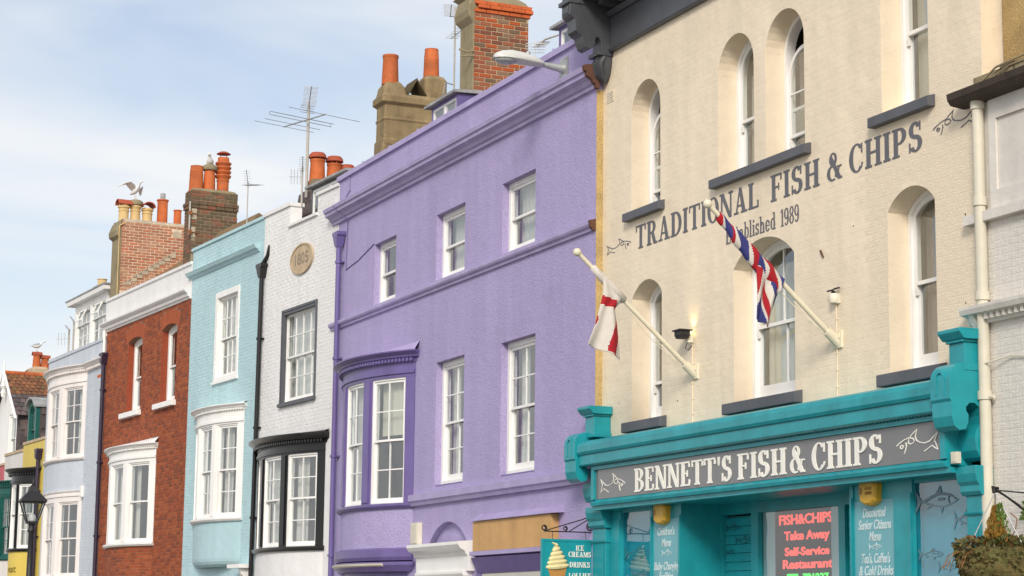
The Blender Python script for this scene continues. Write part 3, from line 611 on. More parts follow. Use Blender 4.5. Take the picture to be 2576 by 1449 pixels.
# ------------------------------------------------------------------ setting: ground, road, pavement
M_ground = mat('quay_paving', (.34, .31, .27), .85, .12, .6, .03, .3, 20)
M_asph = mat('asphalt', (.06, .06, .062), .9, .15, 1.2, .03, .4, 60)
M_kerb = mat('granite_kerb', (.34, .33, .31), .85, .12, 3, .05, .2, 50)
g = MB(); g.box(-900, 900, -900, 900, -1.2, -.16); struct(g.build('ground', M_ground))
def strip_along(name, keys, off0, off1, z0, z1, m):
    pts = []
    for k, u in keys:
        (px, py), a = PLANE[k]; a = math.radians(a); d = Vector((math.cos(a), math.sin(a))); nn = Vector((d.y, -d.x)); p = Vector((px, py))+d*u; pts.append((p, nn))
    mb = MB(); n = len(pts); vs = []
    for p, nn in pts:
        for o, z in ((off0, z0), (off1, z0), (off1, z1), (off0, z1)): q = p+nn*o; vs.append((q.x, q.y, z))
    fs = []
    for i in range(n-1):
        for k in range(4): fs.append((4*i+k, 4*i+4+k, 4*i+4+(k+1) % 4, 4*i+(k+1) % 4))
    fs += [(0, 1, 2, 3), (4*n-1, 4*n-2, 4*n-3, 4*n-4)]
    mb.add(vs, fs); return struct(mb.build(name, m))
KEYS = [('cr', 60), ('cr', 0), ('wh', 4.1), ('bl', 0), ('rd', 0), ('lb', 0), ('ye', -40)]
strip_along('pavement', KEYS, .12, 2.4, -.155, 0, M_ground)
strip_along('kerb', KEYS, 2.402, 2.55, -.155, .004, M_kerb)
strip_along('road', KEYS, 2.56, 8.5, -.158, -.12, M_asph)

# ------------------------------------------------------------------ cream fish and chip shop
cr = root('fish_shop_building', 'cr', 'tall cream painted brick building with arched windows above a teal fish shop', 'building')
A_up = [(.92, 1.80), (3.43, 4.35), (4.64, 5.56)]
holes = []; RD = .27
for a, b in A_up: holes.append(arch_hole(a, b, 7.44, semi(a, b, 9.27)))
holes.append(rect(7.22, 8.14, 7.46, 9.45))
LOW = [(.95, 1.84, 6.40, .22), (3.80, 5.28, 6.46, .30), (7.29, 8.20, 6.50, .22)]
for a, b, ap, ri in LOW: holes.append(arch_hole(a, b, 4.46, segm(a, b, ap, ri)))
cw = wall(cr, rect(0, 9.1, 3.6, 11.6), holes, RD+.14, M_cream)
vis = lambda b: b[3] > 4.35 and b[2] < 9.7
bricks(cw, M_cream, 0.02, 9.09, 4.2, 9.9, holes, proud=.0010, H=.0785, LEN=.235, joint=.006, nobj=300, pref=lambda b: -(b[1]+.15*b[3]), objzone=lambda b: b[2] > 4.5 and b[2] < 7.6, jit=.45)
shellbox(cr, 9.1, RD+.142, 8, 3.62, 11.58, M_cream)
# upper windows
for i, (a, b) in enumerate(A_up):
    sash(cr, a+.003, b-.003, 7.44, 9.27, RD, cols=1, rows=((1, 2)[i != 1], 1), arc=semi(a+.003, b-.003, 9.267), fwid=.06, sw=.05, horns=True, cur=('left', 'blindfull', 'left')[i], cm_=M_taupe, split=8.08 if i != 1 else 8.2, upper_drop=(.34, 0, .34)[i])
sash(cr, 7.223, 8.137, 7.46, 9.448, RD, cols=1, rows=(1, 1), fwid=.06, sw=.055, horns=True, cur='blindfull', split=8.4, cm_=M_taupe)
for i, (a, b, ap, ri) in enumerate(LOW):
    sash(cr, a+.003, b-.003, 4.46, ap, RD, cols=(1, 2, 1)[i], rows=(1, 1), arc=segm(a+.003, b-.003, ap-.003, ri), fwid=.06, sw=.055, horns=True, cur=('left', 'left', 'left')[i], cm_=(M_taupe, M_blind, M_taupe)[i], split=(5.0, 5.42, 5.48)[i], botrail=.16)
for a, b in ((.82, 1.93), (3.33, 5.70), (7.06, 8.25)):
    s = MB(); s.prof([(-.10, 7.30), (.3, 7.30), (.3, 7.44), (.0, 7.44), (-.10, 7.415)], a, b); s.build('sill', M_sill, cr, bevel=.006)
for a, b in ((.82, 1.98), (3.66, 5.44), (7.16, 8.36)):
    s = MB(); s.prof([(-.11, 4.30), (.3, 4.30), (.3, 4.46), (.0, 4.46), (-.11, 4.435)], a, b); s.build('sill', M_sill, cr, bevel=.012)
# top cornice: frieze board, modillions, projecting slab, end console with shell
fz = MB(); fz.box(.33, 9.1, -.05, .02, 9.98, 10.45); fz.prof([(.02, 9.93), (-.07, 9.93), (-.085, 9.96), (-.085, 9.98), (.02, 9.98)], .33, 9.1); fz.prof([(.02, 10.45), (-.09, 10.45), (-.13, 10.52), (.02, 10.52)], .33, 9.1)
for k in range(1, 6): fz.box(.33+k*1.6, .345+k*1.6, -.053, -.049, 9.985, 10.44)
fz.build('cornice_frieze', M_darkgrey, cr)
for k in range(26):
    md = MB(); x = .52+k*.34; md.prof([(-.02, 10.525), (-.34, 10.56), (-.34, 10.66), (-.02, 10.66)], x, x+.13); md.build('modillion', M_darkgrey, cr)
cs = MB(); cs.prof([(.2, 10.66), (-.52, 10.66), (-.52, 10.76), (-.56, 10.80), (-.62, 10.92), (-.62, 10.98), (.2, 10.98)], -.06, 9.1); cs.build('cornice_slab', M_darkgrey, cr)
k_ = MB(); k_.prof([(.02, 10.98), (-.69, 10.98), (-.70, 10.44), (-.665, 10.40), (-.62, 10.38), (-.60, 10.20), (-.55, 10.15), (-.50, 10.13), (-.47, 10.04), (-.44, 9.97), (-.38, 9.94), (-.32, 9.97), (-.29, 10.03), (-.285, 10.10), (-.26, 10.14), (-.22, 10.13), (-.19, 10.06), (-.19, 9.93), (.02, 9.93)], 0.03, .31)
k_.box(-.02, .33, -.735, .02, 10.60, 10.66); k_.box(.0, .33, -.25, .02, 9.87, 9.93); k_.prism(rect(.09, .25, 10.46, 10.56), (), -.70, -.712)
k_.build('cornice_console', M_darkgrey, cr, bevel=.008)
sh = MB(); nr_ = 9
for i in range(nr_):
    a = PI*(i+.5)/nr_; c0 = (.165+.155*math.cos(a)*.55, -.05, 9.86); sh.tube([(.165+.13*math.cos(a), -.13, 9.86), (.165+.125*math.cos(a), -.19, 9.76), (.165+.08*math.cos(a), -.16, 9.62), (.165, -.05, 9.51)], [.035, .045, .04, .02], 8)
sh.lathe(.165, -.06, [(.02, 9.50), (.10, 9.6), (.14, 9.75), (.15, 9.87)], 14); sh.build('shell_ornament', M_darkgrey, cr, smooth=True)
# air brick, cable runs
ab = MB(); ab.box(.13, .36, -.010, -.003, 9.20, 9.36)
for i in range(7):
    for j in range(4): ab.box(.15+i*.03, .162+i*.03, -.013, -.010, 9.22+j*.035, 9.235+j*.035, mi=1)
ab.build('air_brick', [M_cream, M_letter], cr)
for u, z1 in ((2.72, 5.35), (6.22, 5.4)):
    cb = MB(); cb.tube([(u, -.012, z1), (u+.01, -.012, 4.9), (u, -.012, 4.27)], .007, 6)
    for j in range(5): cb.box(u-.015, u+.02, -.02, -.003, 4.4+j*.2, 4.415+j*.2)
    cb.build('cable', M_cream, cr)
fx = MB(); rr_ = random.Random(21)
for u, z in ((.55, 4.75), (2.3, 4.62), (8.75, 6.0), (8.72, 5.05), (6.6, 6.25)): r_ = rr_.uniform(.006, .011); fx.prism([(u+r_*math.cos(a), z+r_*1.3*math.sin(a)) for a in [PI*i/4 for i in range(8)]], (), -.006, -.001)
fx.prism([(5.88, 6.07), (5.90, 6.08), (5.96, 5.98), (5.95, 5.975)], (), -.02, -.001); o_ = fx.build('wall_fixings', M_rustb, cr); o_['kind'] = 'stuff'
# painted wall lettering: a part per word
for tx, a, b in (('TRADITIONAL', 1.07, 4.46), ('FISH', 4.75, 5.88), ('&', 6.05, 6.37), ('CHIPS', 6.53, 8.0)): lt = MB(); slab(lt, tx, a, b, 6.87, 7.205, flat, d0=-.0015, d1=-.006); lt.build('painted_word', M_letter, cr)
for a, b, z0, z1, w_, fp in ((8.2, 8.96, 6.94, 7.18, .015, False), (.15, .92, 6.92, 7.12, .012, True)): lt = MB(); fishlogo(lt, a, b, z0, z1, flat, w_, flip=fp, d0=-.0015, d1=-.006); lt.build('painted_fish', M_letter, cr)
for tx, a, b in (('Established', 3.62, 4.86), ('1989', 4.98, 5.41)): lt = MB(); slab(lt, tx, a, b, 6.52, 6.735, flat, d0=-.0015, d1=-.006, track=.06); lt.build('painted_word', M_letter, cr)
# shopfront cornice and fascia
f_ = MB(); f_.prof([(0, 4.10), (-.38, 4.02), (-.44, 4.02), (-.46, 4.06), (-.46, 4.14), (-.44, 4.19), (-.40, 4.215), (0, 4.27)], .12, 8.70); f_.prof([(0, 3.93), (-.385, 3.86), (-.42, 3.88), (-.42, 4.02), (0, 4.1)], .12, 8.70); f_.build('shopfront_cornice', M_teal, cr, bevel=.006)
d_ = MB()
for i in range(120): x = .4+i*.069; d_.box(x, x+.035, -.37, -.30, 3.852, 3.885)
d_.build('dentil_course', M_teald, cr)
f_ = MB(); f_.box(.35, 8.76, -.27, 0, 3.32, 3.9); f_.prof([(-.27, 3.80), (-.34, 3.80), (-.34, 3.85), (-.27, 3.87)], .35, 8.76); f_.prof([(-.27, 3.30), (-.34, 3.30), (-.35, 3.34), (-.30, 3.385), (-.27, 3.385)], .35, 8.76)
f_.box(.35, .44, -.34, -.27, 3.386, 3.80); f_.box(8.67, 8.76, -.34, -.27, 3.386, 3.80); f_.box(.3, 8.8, -.30, 2.0, 3.24, 3.30); f_.build('fascia_frame', M_teal, cr)
f_ = MB()
for a, b in ((.442, 2.55), (2.553, 6.0), (6.003, 8.668)): f_.box(a, b, -.305, -.272, 3.388, 3.798)
f_.build('fascia_panel', M_fascia, cr)
tf = lambda a, b, d: (a, -.305+d, b)
for tx, a, b in (("BENNETT'S", 1.64, 4.27), ('FISH', 4.42, 5.56), ('&', 5.65, 5.97), ('CHIPS', 6.13, 7.57)): lt = MB(); slab(lt, tx, a, b, 3.425, 3.74, tf, d0=-.001, d1=-.012); lt.build('raised_word', M_silver, cr)
for a, b, z0, z1, w_, fp in ((7.84, 8.60, 3.47, 3.735, .014, False), (.60, 1.36, 3.45, 3.72, .012, True)): lt = MB(); fishlogo(lt, a, b, z0, z1, tf, w_, flip=fp, d0=-.001, d1=-.008); lt.build('fish_emblem', M_silver, cr)
# corbels with pedestals at both ends
def corbel(u0, u1):
    c = MB(); P = [(-.02, 4.36), (-.30, 4.36)]+[(-.30-.18*math.sin(a), 4.18+.18*math.cos(a)) for a in [PI/2*i/6 for i in range(1, 7)]]
    P += [(-.48, 3.98), (-.46, 3.95), (-.46, 3.80), (-.43, 3.70), (-.37, 3.655), (-.29, 3.67), (-.255, 3.74), (-.25, 3.82), (-.28, 3.86), (-.28, 3.90), (-.235, 3.945), (-.17, 3.945), (-.11, 3.90), (-.09, 3.82), (-.10, 3.74), (-.16, 3.66), (-.18, 3.58), (-.16, 3.46), (-.12, 3.39), (-.05, 3.36), (-.02, 3.36)]
    c.prof(P, u0, u1)
    x = (u0+u1)/2; A = [(x+.085*math.cos(a), 4.19+.10*math.sin(a)) for a in [PI*i/10 for i in range(11)]]; B = [(x+.055*math.cos(a), 4.19+.065*math.sin(a)) for a in [PI*i/10 for i in range(11)]]
    c.strip(A+[(x-.085, 4.02)], B+[(x-.055, 4.03)], -.487, -.47); c.box(x+.055, x+.085, -.487, -.47, 4.02, 4.188)
    return c.build('corbel', M_teal, cr, bevel=.01)
def pedestal(u0, u1):
    c = MB(); c.box(u0+.03, u1-.03, -.27, -.005, 4.30, 4.58); c.box(u0+.01, u1-.01, -.30, -.005, 4.58, 4.61); c.prof([(-.005, 4.61), (-.31, 4.61), (-.37, 4.68), (-.37, 4.72), (-.005, 4.72)], u0-.03, u1+.03); c.box(u0, u1, -.29, -.005, 4.28, 4.345)
    c.build('corbel_pedestal', M_teal, cr, bevel=.008)
corbel(-.25, .10); corbel(8.72, 9.06); pedestal(-.02, .33); pedestal(8.74, 9.07)
def pilaster(u0, u1, v0=-.13):
    c = MB(); c.box(u0, u1, v0, 0, 0, 3.0); c.prof([(0, 3.0), (v0-.02, 3.0), (v0-.05, 3.04), (v0-.05, 3.10), (v0-.08, 3.14), (v0-.10, 3.22), (v0-.10, 3.30), (0, 3.30)], u0-.04, u1+.04); c.prof([(0, 2.80), (v0-.02, 2.80), (v0-.03, 2.83), (0, 2.85)], u0-.02, u1+.02); c.box(u0+.07, u1-.07, v0-.012, v0, .5, 2.72); c.box(u0-.02, u1+.02, v0-.04, 0, .0, .35)
    c.build('pilaster', M_teal, cr, bevel=.006)
pilaster(-.02, .40); pilaster(8.82, 9.08)
# frontage behind: stallrisers, posts, panels, recess
f_ = MB()
for a, b in ((.40, .70), (1.60, 1.66), (2.40, 2.47), (6.50, 6.57), (7.38, 7.73)): f_.box(a, b, -.05, .12, 0, 3.24); f_.box(a+.015, b-.015, -.065, -.05, .2, 3.1)
for a, b in ((.70, 1.60), (7.73, 8.82)): f_.box(a, b, -.03, .12, 0, .6); f_.box(a, b, -.03, .12, 3.20, 3.24)
f_.box(2.47, 2.476, .12, .62, 0, 3.24); f_.box(6.49, 6.50, .12, .62, 0, 3.24)
for a, b in ((2.476, 2.52), (3.27, 3.45), (5.34, 5.48), (6.40, 6.49)): f_.box(a, b, .54, .66, 0, 3.10)
f_.box(2.476, 6.49, .54, .66, 3.10, 3.24); f_.box(3.45, 5.34, .56, .66, 0, 1.1)
f_.build('shopfront_frame', M_teal, cr)
for a, b in ((1.66, 2.40), (6.57, 7.38)):
    p = MB(); p.box(a, b, -.03, .1, 0, 3.06); p.build('menu_board', M_teall, cr); p = MB(); p.box(a, b, -.034, .1, 3.061, 3.24); p.build('board_head', M_teal, cr)
for a, b in ((.70, 1.60), (7.73, 8.82)):
    w_ = MB(); w_.box(a, b, .0, .02, .6, 3.2); w_.build('shop_window', glassmat('tinted_shop_glass', (.55, .88, .93), 2.1, .01), cr)
    w_ = MB(); w_.box(a-.1, b+.1, .1, .13, .6, 3.2); w_.build('window_film', M_teall, cr)
# louvred panels: every board its own piece
def louvre(a, b):
    lv = MB(); lv.box(a, b, .62, .64, .3, 3.08); o = lv.build('louvre_panel', M_teald, cr)
    for k in range(24):
        q = MB(); z = 3.06-k*.115; q.prof([(.618, z), (.592, z-.004), (.582, z-.112), (.618, z-.112)], a, b); q.build('slat', M_teal, o)
louvre(2.53, 3.26); louvre(5.49, 6.39)
w_ = MB(); w_.box(3.45, 5.34, .60, .615, 1.1, 3.10); w_.build('shop_window', glassmat('shop_window_glass', (.85, .9, .9), 2.0, .01), cr)
w_ = MB(); w_.box(3.453, 3.74, .616, .625, 1.1, 3.10); w_.box(5.06, 5.337, .616, .625, 1.1, 3.10); w_.build('window_film', mat('frosted_film', (.55, .66, .68), .5, .04), cr)
w_ = MB(); w_.add([(3.4, .68, .9), (5.4, .68, .9), (5.4, .68, 3.24), (3.4, .68, 3.24), (3.0, 2.5, .9), (5.6, 2.5, .9), (5.6, 2.5, 3.24), (3.0, 2.5, 3.24)], [(4, 5, 6, 7), (0, 1, 5, 4), (1, 2, 6, 5), (2, 3, 7, 6), (3, 0, 4, 7)]); w_.build('shop_interior', mat('grey_shop_interior', (.42, .40, .38), .8, .15, .8), cr)
# printed fish and menu words
tw = lambda a, b, d: (a, -.004+d, b); tl = lambda a, b, d: (a, .572+d, b)
for m_, to_, F in ((M_fishprint, tw, ((7.72, 8.50, 2.84, 3.16), (8.42, 8.815, 2.66, 2.90), (7.77, 8.22, 2.36, 2.50), (8.12, 8.45, 2.22, 2.36))), (M_fishdark, tw, ((.73, 1.55, 2.54, 2.74), (.95, 1.55, 2.26, 2.42))), (M_fishdark, tl, ((2.55, 2.95, 2.87, 3.0), (2.80, 3.22, 2.70, 2.83), (2.56, 2.8, 2.58, 2.66)))):
    for q_ in F: p = MB(); fishshape(p, *q_, to_); p.build('fish_print', m_, cr)
for tx, a, b, z, s_ in (("Children's", 1.78, 2.26, 2.845, .15), ('Menu', 1.90, 2.16, 2.695, .15), ('Baby Changing', 1.68, 2.40, 2.385, .15), ('Facilities', 1.82, 2.22, 2.25, .15), ('Discounted', 6.74, 7.20, 2.87, .15), ('Senior Citizens', 6.65, 7.30, 2.735, .15), ('Menu', 6.86, 7.10, 2.605, .15), ("Tea's, Coffee's", 6.71, 7.27, 2.36, .15), ('& Cold Drinks', 6.65, 7.33, 2.225, .15)):
    textmesh(tx, a, b, z, s_, None, M_silverp, cr, 'menu_lettering', shear=.25, y=-.033, bold=.003)
tb = lambda a, b, d: (a, -.031+d, b)
for q_ in ((1.90, 2.18, 2.56, 2.66), (6.85, 7.11, 2.49, 2.59)): p = MB(); fishshape(p, *q_, tb); p.build('fish_print', M_silverp, cr)
# soffit downlights
for k in range(9):
    q = MB(); q.lathe(.62+k*.97, -.17, [(.05, 3.285), (.06, 3.292), (.06, 3.301)], 14); q.build('downlight', M_silverp, cr, smooth=True)
# neon sign in the shop window
ng = root('neon_sign', 'cr', 'glowing red and green neon lettering inside the fish shop window', 'neon sign')
NR, NG_ = emit('red_neon', (1, .10, .075), 1.5), emit('green_neon', (.10, .9, .12), 1.2)
for tx, a, b, z, s_, m in (('FISH&CHIPS', 3.80, 5.05, 2.925, .17, NR), ('Take Away', 3.92, 4.98, 2.73, .15, NR), ('Self-Service', 3.93, 4.97, 2.535, .14, NR), ('Restaurant', 3.88, 5.04, 2.375, .15, NR), ('TEL 781237', 3.98, 4.95, 2.20, .15, NG_)):
    textmesh(tx, a, b, z, s_, None, m, ng, 'neon_line', lines_neon=.0055, y=.645)
# projecting ice cream sign
ic = root('hanging_sign', 'cr', 'teal hanging board with ice cream cone picture on scrolled iron bracket', 'sign', at=(-.10, 0, 0))
b_ = MB(); b_.box(-.018, .018, -.885, -.06, 1.75, 2.84); b_.build('board', M_teal, ic)
b_ = MB()
for y0, y1, z0, z1 in ((-.892, -.053, 2.815, 2.848), (-.892, -.053, 1.74, 1.77)): b_.box(-.026, .026, y0, y1, z0, z1)
for y0, y1 in ((-.892, -.866), (-.079, -.053)): b_.box(-.026, .026, y0, y1, 1.77, 2.815)
b_.build('frame', M_teal, ic)
ts = lambda a, b, d: (.018-d, a, b)
for mm, sh_ in ((M_navy, .006), (M_silver, 0)):
    lt = MB(); k = 0 if sh_ else -.004
    for tx, a, b, z0, z1 in (('ICE', -.36, -.235, 2.69, 2.765), ('CREAMS', -.475, -.125, 2.60, 2.675), ('DRINKS', -.46, -.14, 2.455, 2.53), ('LOLLIES', -.47, -.125, 2.30, 2.375)): slab(lt, tx, a+sh_, b+sh_, z0-sh_, z1-sh_, ts, d0=0, d1=-.002+k)
    lt.build('sign_lettering', mm, ic)
cn = MB()
for i in range(6):
    t = i/5; r = .165*(1-t)**.8+.012; z = 2.47+.06*i
    cn.tube([(.026, -.65-.03*t+r*math.cos(a), z+.018*math.cos(a*1)-.01*math.sin(a)) for a in [PI*j/8 for j in range(9)]], [.012+.03*math.sin(PI*j/8) for j in range(9)], 8)
cn.tube([(.022, -.68, 2.77), (.022, -.735, 2.80)], [.02, .006], 6); cn.build('ice_cream_picture', M_ice, ic, smooth=True)
cn = MB(); cn.prism([(-.80, 2.46), (-.50, 2.50), (-.60, 1.95), (-.66, 1.95)], (), 0, -.008, to=ts); cn.build('cone_picture', M_cone, ic)
br = MB(); br.box(-.02, .02, -.045, -.02, 2.9, 3.24); br.tube([(0, -.05, 2.955), (0, -.84, 2.955)], .009, 6); br.tube([(0, -.05, 3.20), (0, -.30, 3.12), (0, -.84, 2.96)], .008, 6)
def scroll(cy, cz, r, s0=0., turns=1.5, sg=1): return [(0, cy+sg*r*(1-.55*t/20)*math.cos(s0+2*PI*turns*t/20), cz+r*(1-.55*t/20)*math.sin(s0+2*PI*turns*t/20)) for t in range(21)]
br.tube(scroll(-.85, 3.0, .045, -1.6), .009, 6); br.tube(scroll(-.13, 3.03, .06, 1.2, 1.4), .009, 6); br.tube(scroll(-.52, 3.0, .035, -1.4), .008, 6); br.tube([(0, -.46, 2.96), (0, -.07, 3.19)], .008, 6)
for y in (-.72, -.20):
    for k in range(4): br.tube([(0, y, 2.95-.027*k), (0, y+(.006 if k % 2 else -.006), 2.925-.027*k)], .006, 5)
br.build('scroll_bracket', M_iron, ic)
# alarm boxes
def alarm(u, z, v, label, txt=None):
    e = root('alarm_box', 'cr', label, 'alarm box', 'yellow burglar alarm boxes under the fascia', at=(u, v, z)); b = MB()
    O = [(-.15, -.11), (-.06, -.15), (.06, -.15), (.15, -.11), (.17, .08), (.13, .12), (-.13, .12), (-.17, .08)]
    b.loft([[(x*k, y, q*k) for x, q in O] for k, y in ((1.05, 0), (1.0, -.07), (.86, -.10))]); b.build('casing', M_amber, e, bevel=.006)
    if txt:
        for i, tx in enumerate(txt): textmesh(tx, -.02, .11, .015-.05*i, .05, None, M_amberd, e, 'printed_number', y=-.103)
    p = MB(); p.lathe(0, 0, [(.03, 0), (.03, .003)], 10); q = MB(); q.prism([(-.11+.035*math.cos(a), .01+.045*math.sin(a)) for a in [PI*i/6 for i in range(12)]], (), -.1005, -.103); q.build('printed_emblem', M_amberd, e)
alarm(1.98, 3.14, -.03, "yellow alarm box above the Children's Menu board"); alarm(6.96, 3.15, -.03, 'yellow alarm box with phone number above the Discounted Senior Citizens board', ('01305', '260785'))
jb = MB(); jb.box(8.80, 8.90, -.30, -.24, 3.33, 3.45); jb.box(8.815, 8.885, -.306, -.30, 3.345, 3.435); place(jb.build('junction_box', M_offwhite, None, bevel=.006), 'cr', 'small cream junction box beside the right end of the fascia', 'junction box')
# floodlights
def flood(u, z, label, lit):
    e = root('wall_light', 'cr', label, 'wall light', 'small wall lights on the cream wall', at=(u, 0, z)); e.scale = (.8, .8, .8)
    if lit:
        b = MB(); b.box(-.05, .05, -.12, -.02, -.09, .02); b.build('bracket_box', M_offwhite, e)
        b = MB(); b.loft([[(x*w_, -.2+y*d_, q) for x, y in ((-1, -1), (1, -1), (1, 1), (-1, 1))] for w_, d_, q in ((.09, .07, -.03), (.11, .09, .03), (.11, .09, .09))]); b.box(-.14, .14, -.32, -.08, .092, .115); b.box(-.03, .03, -.12, -.09, -.0, .05); b.build('lamp_head', M_iron, e)
        b = MB(); b.box(-.07, .07, -.085, -.06, .06, .085); b.build('lamp_glass', emit('warm_lamp', (1, .78, .3), 6), e)
        b = MB(); b.tube([(-.02, -.09, -.08), (-.03, -.13, -.18), (.0, -.09, -.22), (.02, -.03, -.14)], .008, 6); b.build('cable', M_iron, e)
        pl = bpy.data.lights.new('lamp_light', 'SPOT'); pl.energy = 3; pl.color = (1, .82, .35); pl.spot_size = math.radians(95); pl.spot_blend = .9; pl.shadow_soft_size = .04
        po = bpy.data.objects.new('lamp_light', pl); COL.objects.link(po); po.parent = e; po.location = (.03, -.10, .13); po.rotation_euler = (math.radians(158), 0, 0)
    else:
        b = MB(); b.lathe(0, -.04, [(.075, -.06), (.085, -.03), (.085, .06), (.07, .08)], 16); b.box(-.07, .09, -.05, -.002, -.07, .07); b.build('housing', M_offwhite, e, smooth=True)
        b = MB(); b.box(-.10, .06, -.11, -.085, .115, .135); b.box(.0, .14, -.06, -.035, .14, .16); b.box(-.01, .01, -.09, -.03, .07, .12); b.build('bracket_arms', M_iron, e)
flood(2.72, 5.42, 'small black lit floodlight glowing yellow on the cream wall', True); flood(6.22, 5.44, 'small white round lamp housing with no lit bulb beside the large arched window', False)
# flagpoles and flags
def pole(u, label):
    e = root('flagpole', 'cr', label, 'flagpole', 'angled flagpoles on the cream wall', at=(u, 0, 0)); b = MB()
    b.tube([(0, -.03, 4.94), (0, -1.72, 6.40)], [.032, .029], 12); b.build('shaft', M_pole, e, smooth=True)
    b = MB(); b.tube([(0, -.0, 4.915), (0, -.16, 5.05)], .06, 12); b.box(-.09, .09, -.03, 0, 4.86, 5.06); b.box(-.07, .07, -.05, -.02, 4.97, 5.03); b.build('socket', M_pole, e)
    b = MB(); d = Vector((0, -1.69, 1.46)).normalized(); c = Vector((0, -1.74, 6.415))
    b.loft([[tuple(c+d*t+(Vector((1, 0, 0))*math.cos(a)+d.cross(Vector((1, 0, 0)))*math.sin(a))*r) for a in [2*PI*i/14 for i in range(14)]] for t, r in ((-.05, .028), (-.036, .045), (0, .056), (.03, .043), (.048, .015))]); b.build('finial', M_pole, e, smooth=True)
    b = MB(); b.tube([(.02, -1.05, 5.76), (.02, -.75, 5.42), (.02, -.45, 5.17), (.02, -.25, 5.06)], .006, 5); b.tube([(.03, -.62, 5.36), (.02, -.45, 5.2), (.04, -.33, 5.08)], .007, 5); b.build('halyard', M_pole, e)
pole(2.79, 'cream flagpole carrying the red and white flag, nearer the lilac house'); pole(6.25, 'cream flagpole carrying the red white and blue flag, farther from the lilac house')
def inpoly(p, P): 
    c = False
    for (x0, y0), (x1, y1) in zip(P, P[1:]+P[:1]):
        if (y0 > p[1]) != (y1 > p[1]) and p[0] < x0+(x1-x0)*(p[1]-y0)/(y1-y0): c = not c
    return c
def lerp_path(P, t):
    ds = [0]
    for a, b in zip(P, P[1:]): ds.append(ds[-1]+math.hypot(b[0]-a[0], b[1]-a[1]))
    q = t*ds[-1]
    for i in range(len(P)-1):
        if q <= ds[i+1] or i == len(P)-2: k = (q-ds[i])/(ds[i+1]-ds[i]); return (P[i][0]+(P[i+1][0]-P[i][0])*k, P[i][1]+(P[i+1][1]-P[i][1])*k)
def sheet(mb, Lp, Rp, ns, nt, fold, color, off=0.):
    vs = []; fs = []; cs = []
    for j in range(nt+1):
        a, b = lerp_path(Lp, j/nt), lerp_path(Rp, j/nt)
        for i in range(ns+1):
            s = i/ns; v, z = a[0]+(b[0]-a[0])*s, a[1]+(b[1]-a[1])*s; vs.append((off+fold(s, j/nt), v, z)); cs.append((v, z))
    k = 0
    for j in range(nt):
        for i in range(ns):
            q = j*(ns+1)+i; v = sum(cs[x][0] for x in (q, q+1, q+ns+1, q+ns+2))/4; z = sum(cs[x][1] for x in (q, q+1, q+ns+1, q+ns+2))/4
            mb.add([vs[q], vs[q+1], vs[q+ns+2], vs[q+ns+1]], [(0, 1, 2, 3)], color(v, z))
def weld(o, th=.004):
    bm = bmesh.new(); bm.from_mesh(o.data); bmesh.ops.remove_doubles(bm, verts=bm.verts, dist=1e-4); bmesh.ops.recalc_face_normals(bm, faces=bm.faces); bm.to_mesh(o.data); bm.free()
    for p in o.data.polygons: p.use_smooth = True
    s = o.modifiers.new('thickness', 'SOLIDIFY'); s.thickness = th; return o
ENG = [[(-1.40, 5.867), (-1.185, 5.814), (-1.175, 5.70), (-1.43, 5.751)], [(-1.166, 5.621), (-1.12, 5.361), (-1.21, 5.09), (-1.328, 5.16), (-1.245, 5.42)], [(-1.44, 5.602), (-1.451, 5.525), (-1.52, 5.44), (-1.51, 5.572)], [(-1.43, 6.077), (-1.385, 6.091), (-1.384, 6.03)]]
fl = MB(); sheet(fl, [(-1.46, 6.215), (-1.385, 6.09), (-1.385, 5.90), (-1.43, 5.70), (-1.50, 5.45), (-1.59, 5.22)], [(-1.40, 6.165), (-1.23, 6.01), (-1.07, 5.84), (-1.19, 5.71), (-1.15, 5.46), (-1.11, 5.05)], 36, 60, lambda s, t: .045*t*math.sin(s*9+t*2)+.03*math.sin(s*4.5+1-t*3)*min(1, t*3)-.03*t, lambda v, z: 1 if any(inpoly((v, z), P) for P in ENG) else 0, off=.05)
fl.tube([(0, -1.52, 6.235), (0, -1.40, 6.125), (0, -1.2, 5.955), (0, -1.06, 5.83)], [.045, .055, .06, .055], 12)
fo = fl.build('flag', [M_fw, M_fr], None); place(fo, 'cr', 'white flag with red cross hanging limp from the angled pole nearer the lilac house', 'flag', 'flags on the cream wall'); weld(fo)
for v in fo.data.vertices: v.co.x += 2.79
UJ = [(1, [(-1.15, 5.75), (-1.04, 5.715), (-1.131, 5.401), (-1.15, 5.46)]), (2, [(-1.063, 5.414), (-1.015, 5.03), (-1.18, 5.09), (-1.17, 5.228)]), (1, [(-1.017, 5.60), (-1.045, 5.445), (-1.00, 5.03), (-0.94, 5.0), (-0.985, 5.361)]), (2, [(-0.97, 5.72), (-0.76, 5.58), (-0.78, 5.46), (-0.86, 5.20), (-0.92, 5.44)])]
def ujc(v, z):
    for c, P in UJ:
        if inpoly((v, z), P): return c
    return 0
fl = MB(); sheet(fl, [(-1.13, 5.80), (-1.13, 5.60), (-1.135, 5.41), (-1.15, 5.20), (-1.155, 5.11)], [(-.80, 5.62), (-.80, 5.49), (-.86, 5.32), (-.90, 5.20), (-.94, 5.045)], 36, 54, lambda s, t: .045*math.sin(s*10+t*1.5)*min(1, t*2.5)+.02*math.sin(s*4), ujc, off=.04)
BANDS = [(-1.60, 1), (-1.575, 0), (-1.55, 2), (-1.46, 1), (-1.415, 0), (-1.37, 2), (-1.235, 0), (-1.20, 1), (-1.13, 2), (-1.05, 0), (-1.01, 1), (-.885, 0), (-.835, 2), (-.79, 2)]
def bandcol(v):
    c = 1
    for a_, k in BANDS:
        if v >= a_: c = k
    return c
NV, NK = 170, 36; rings = []
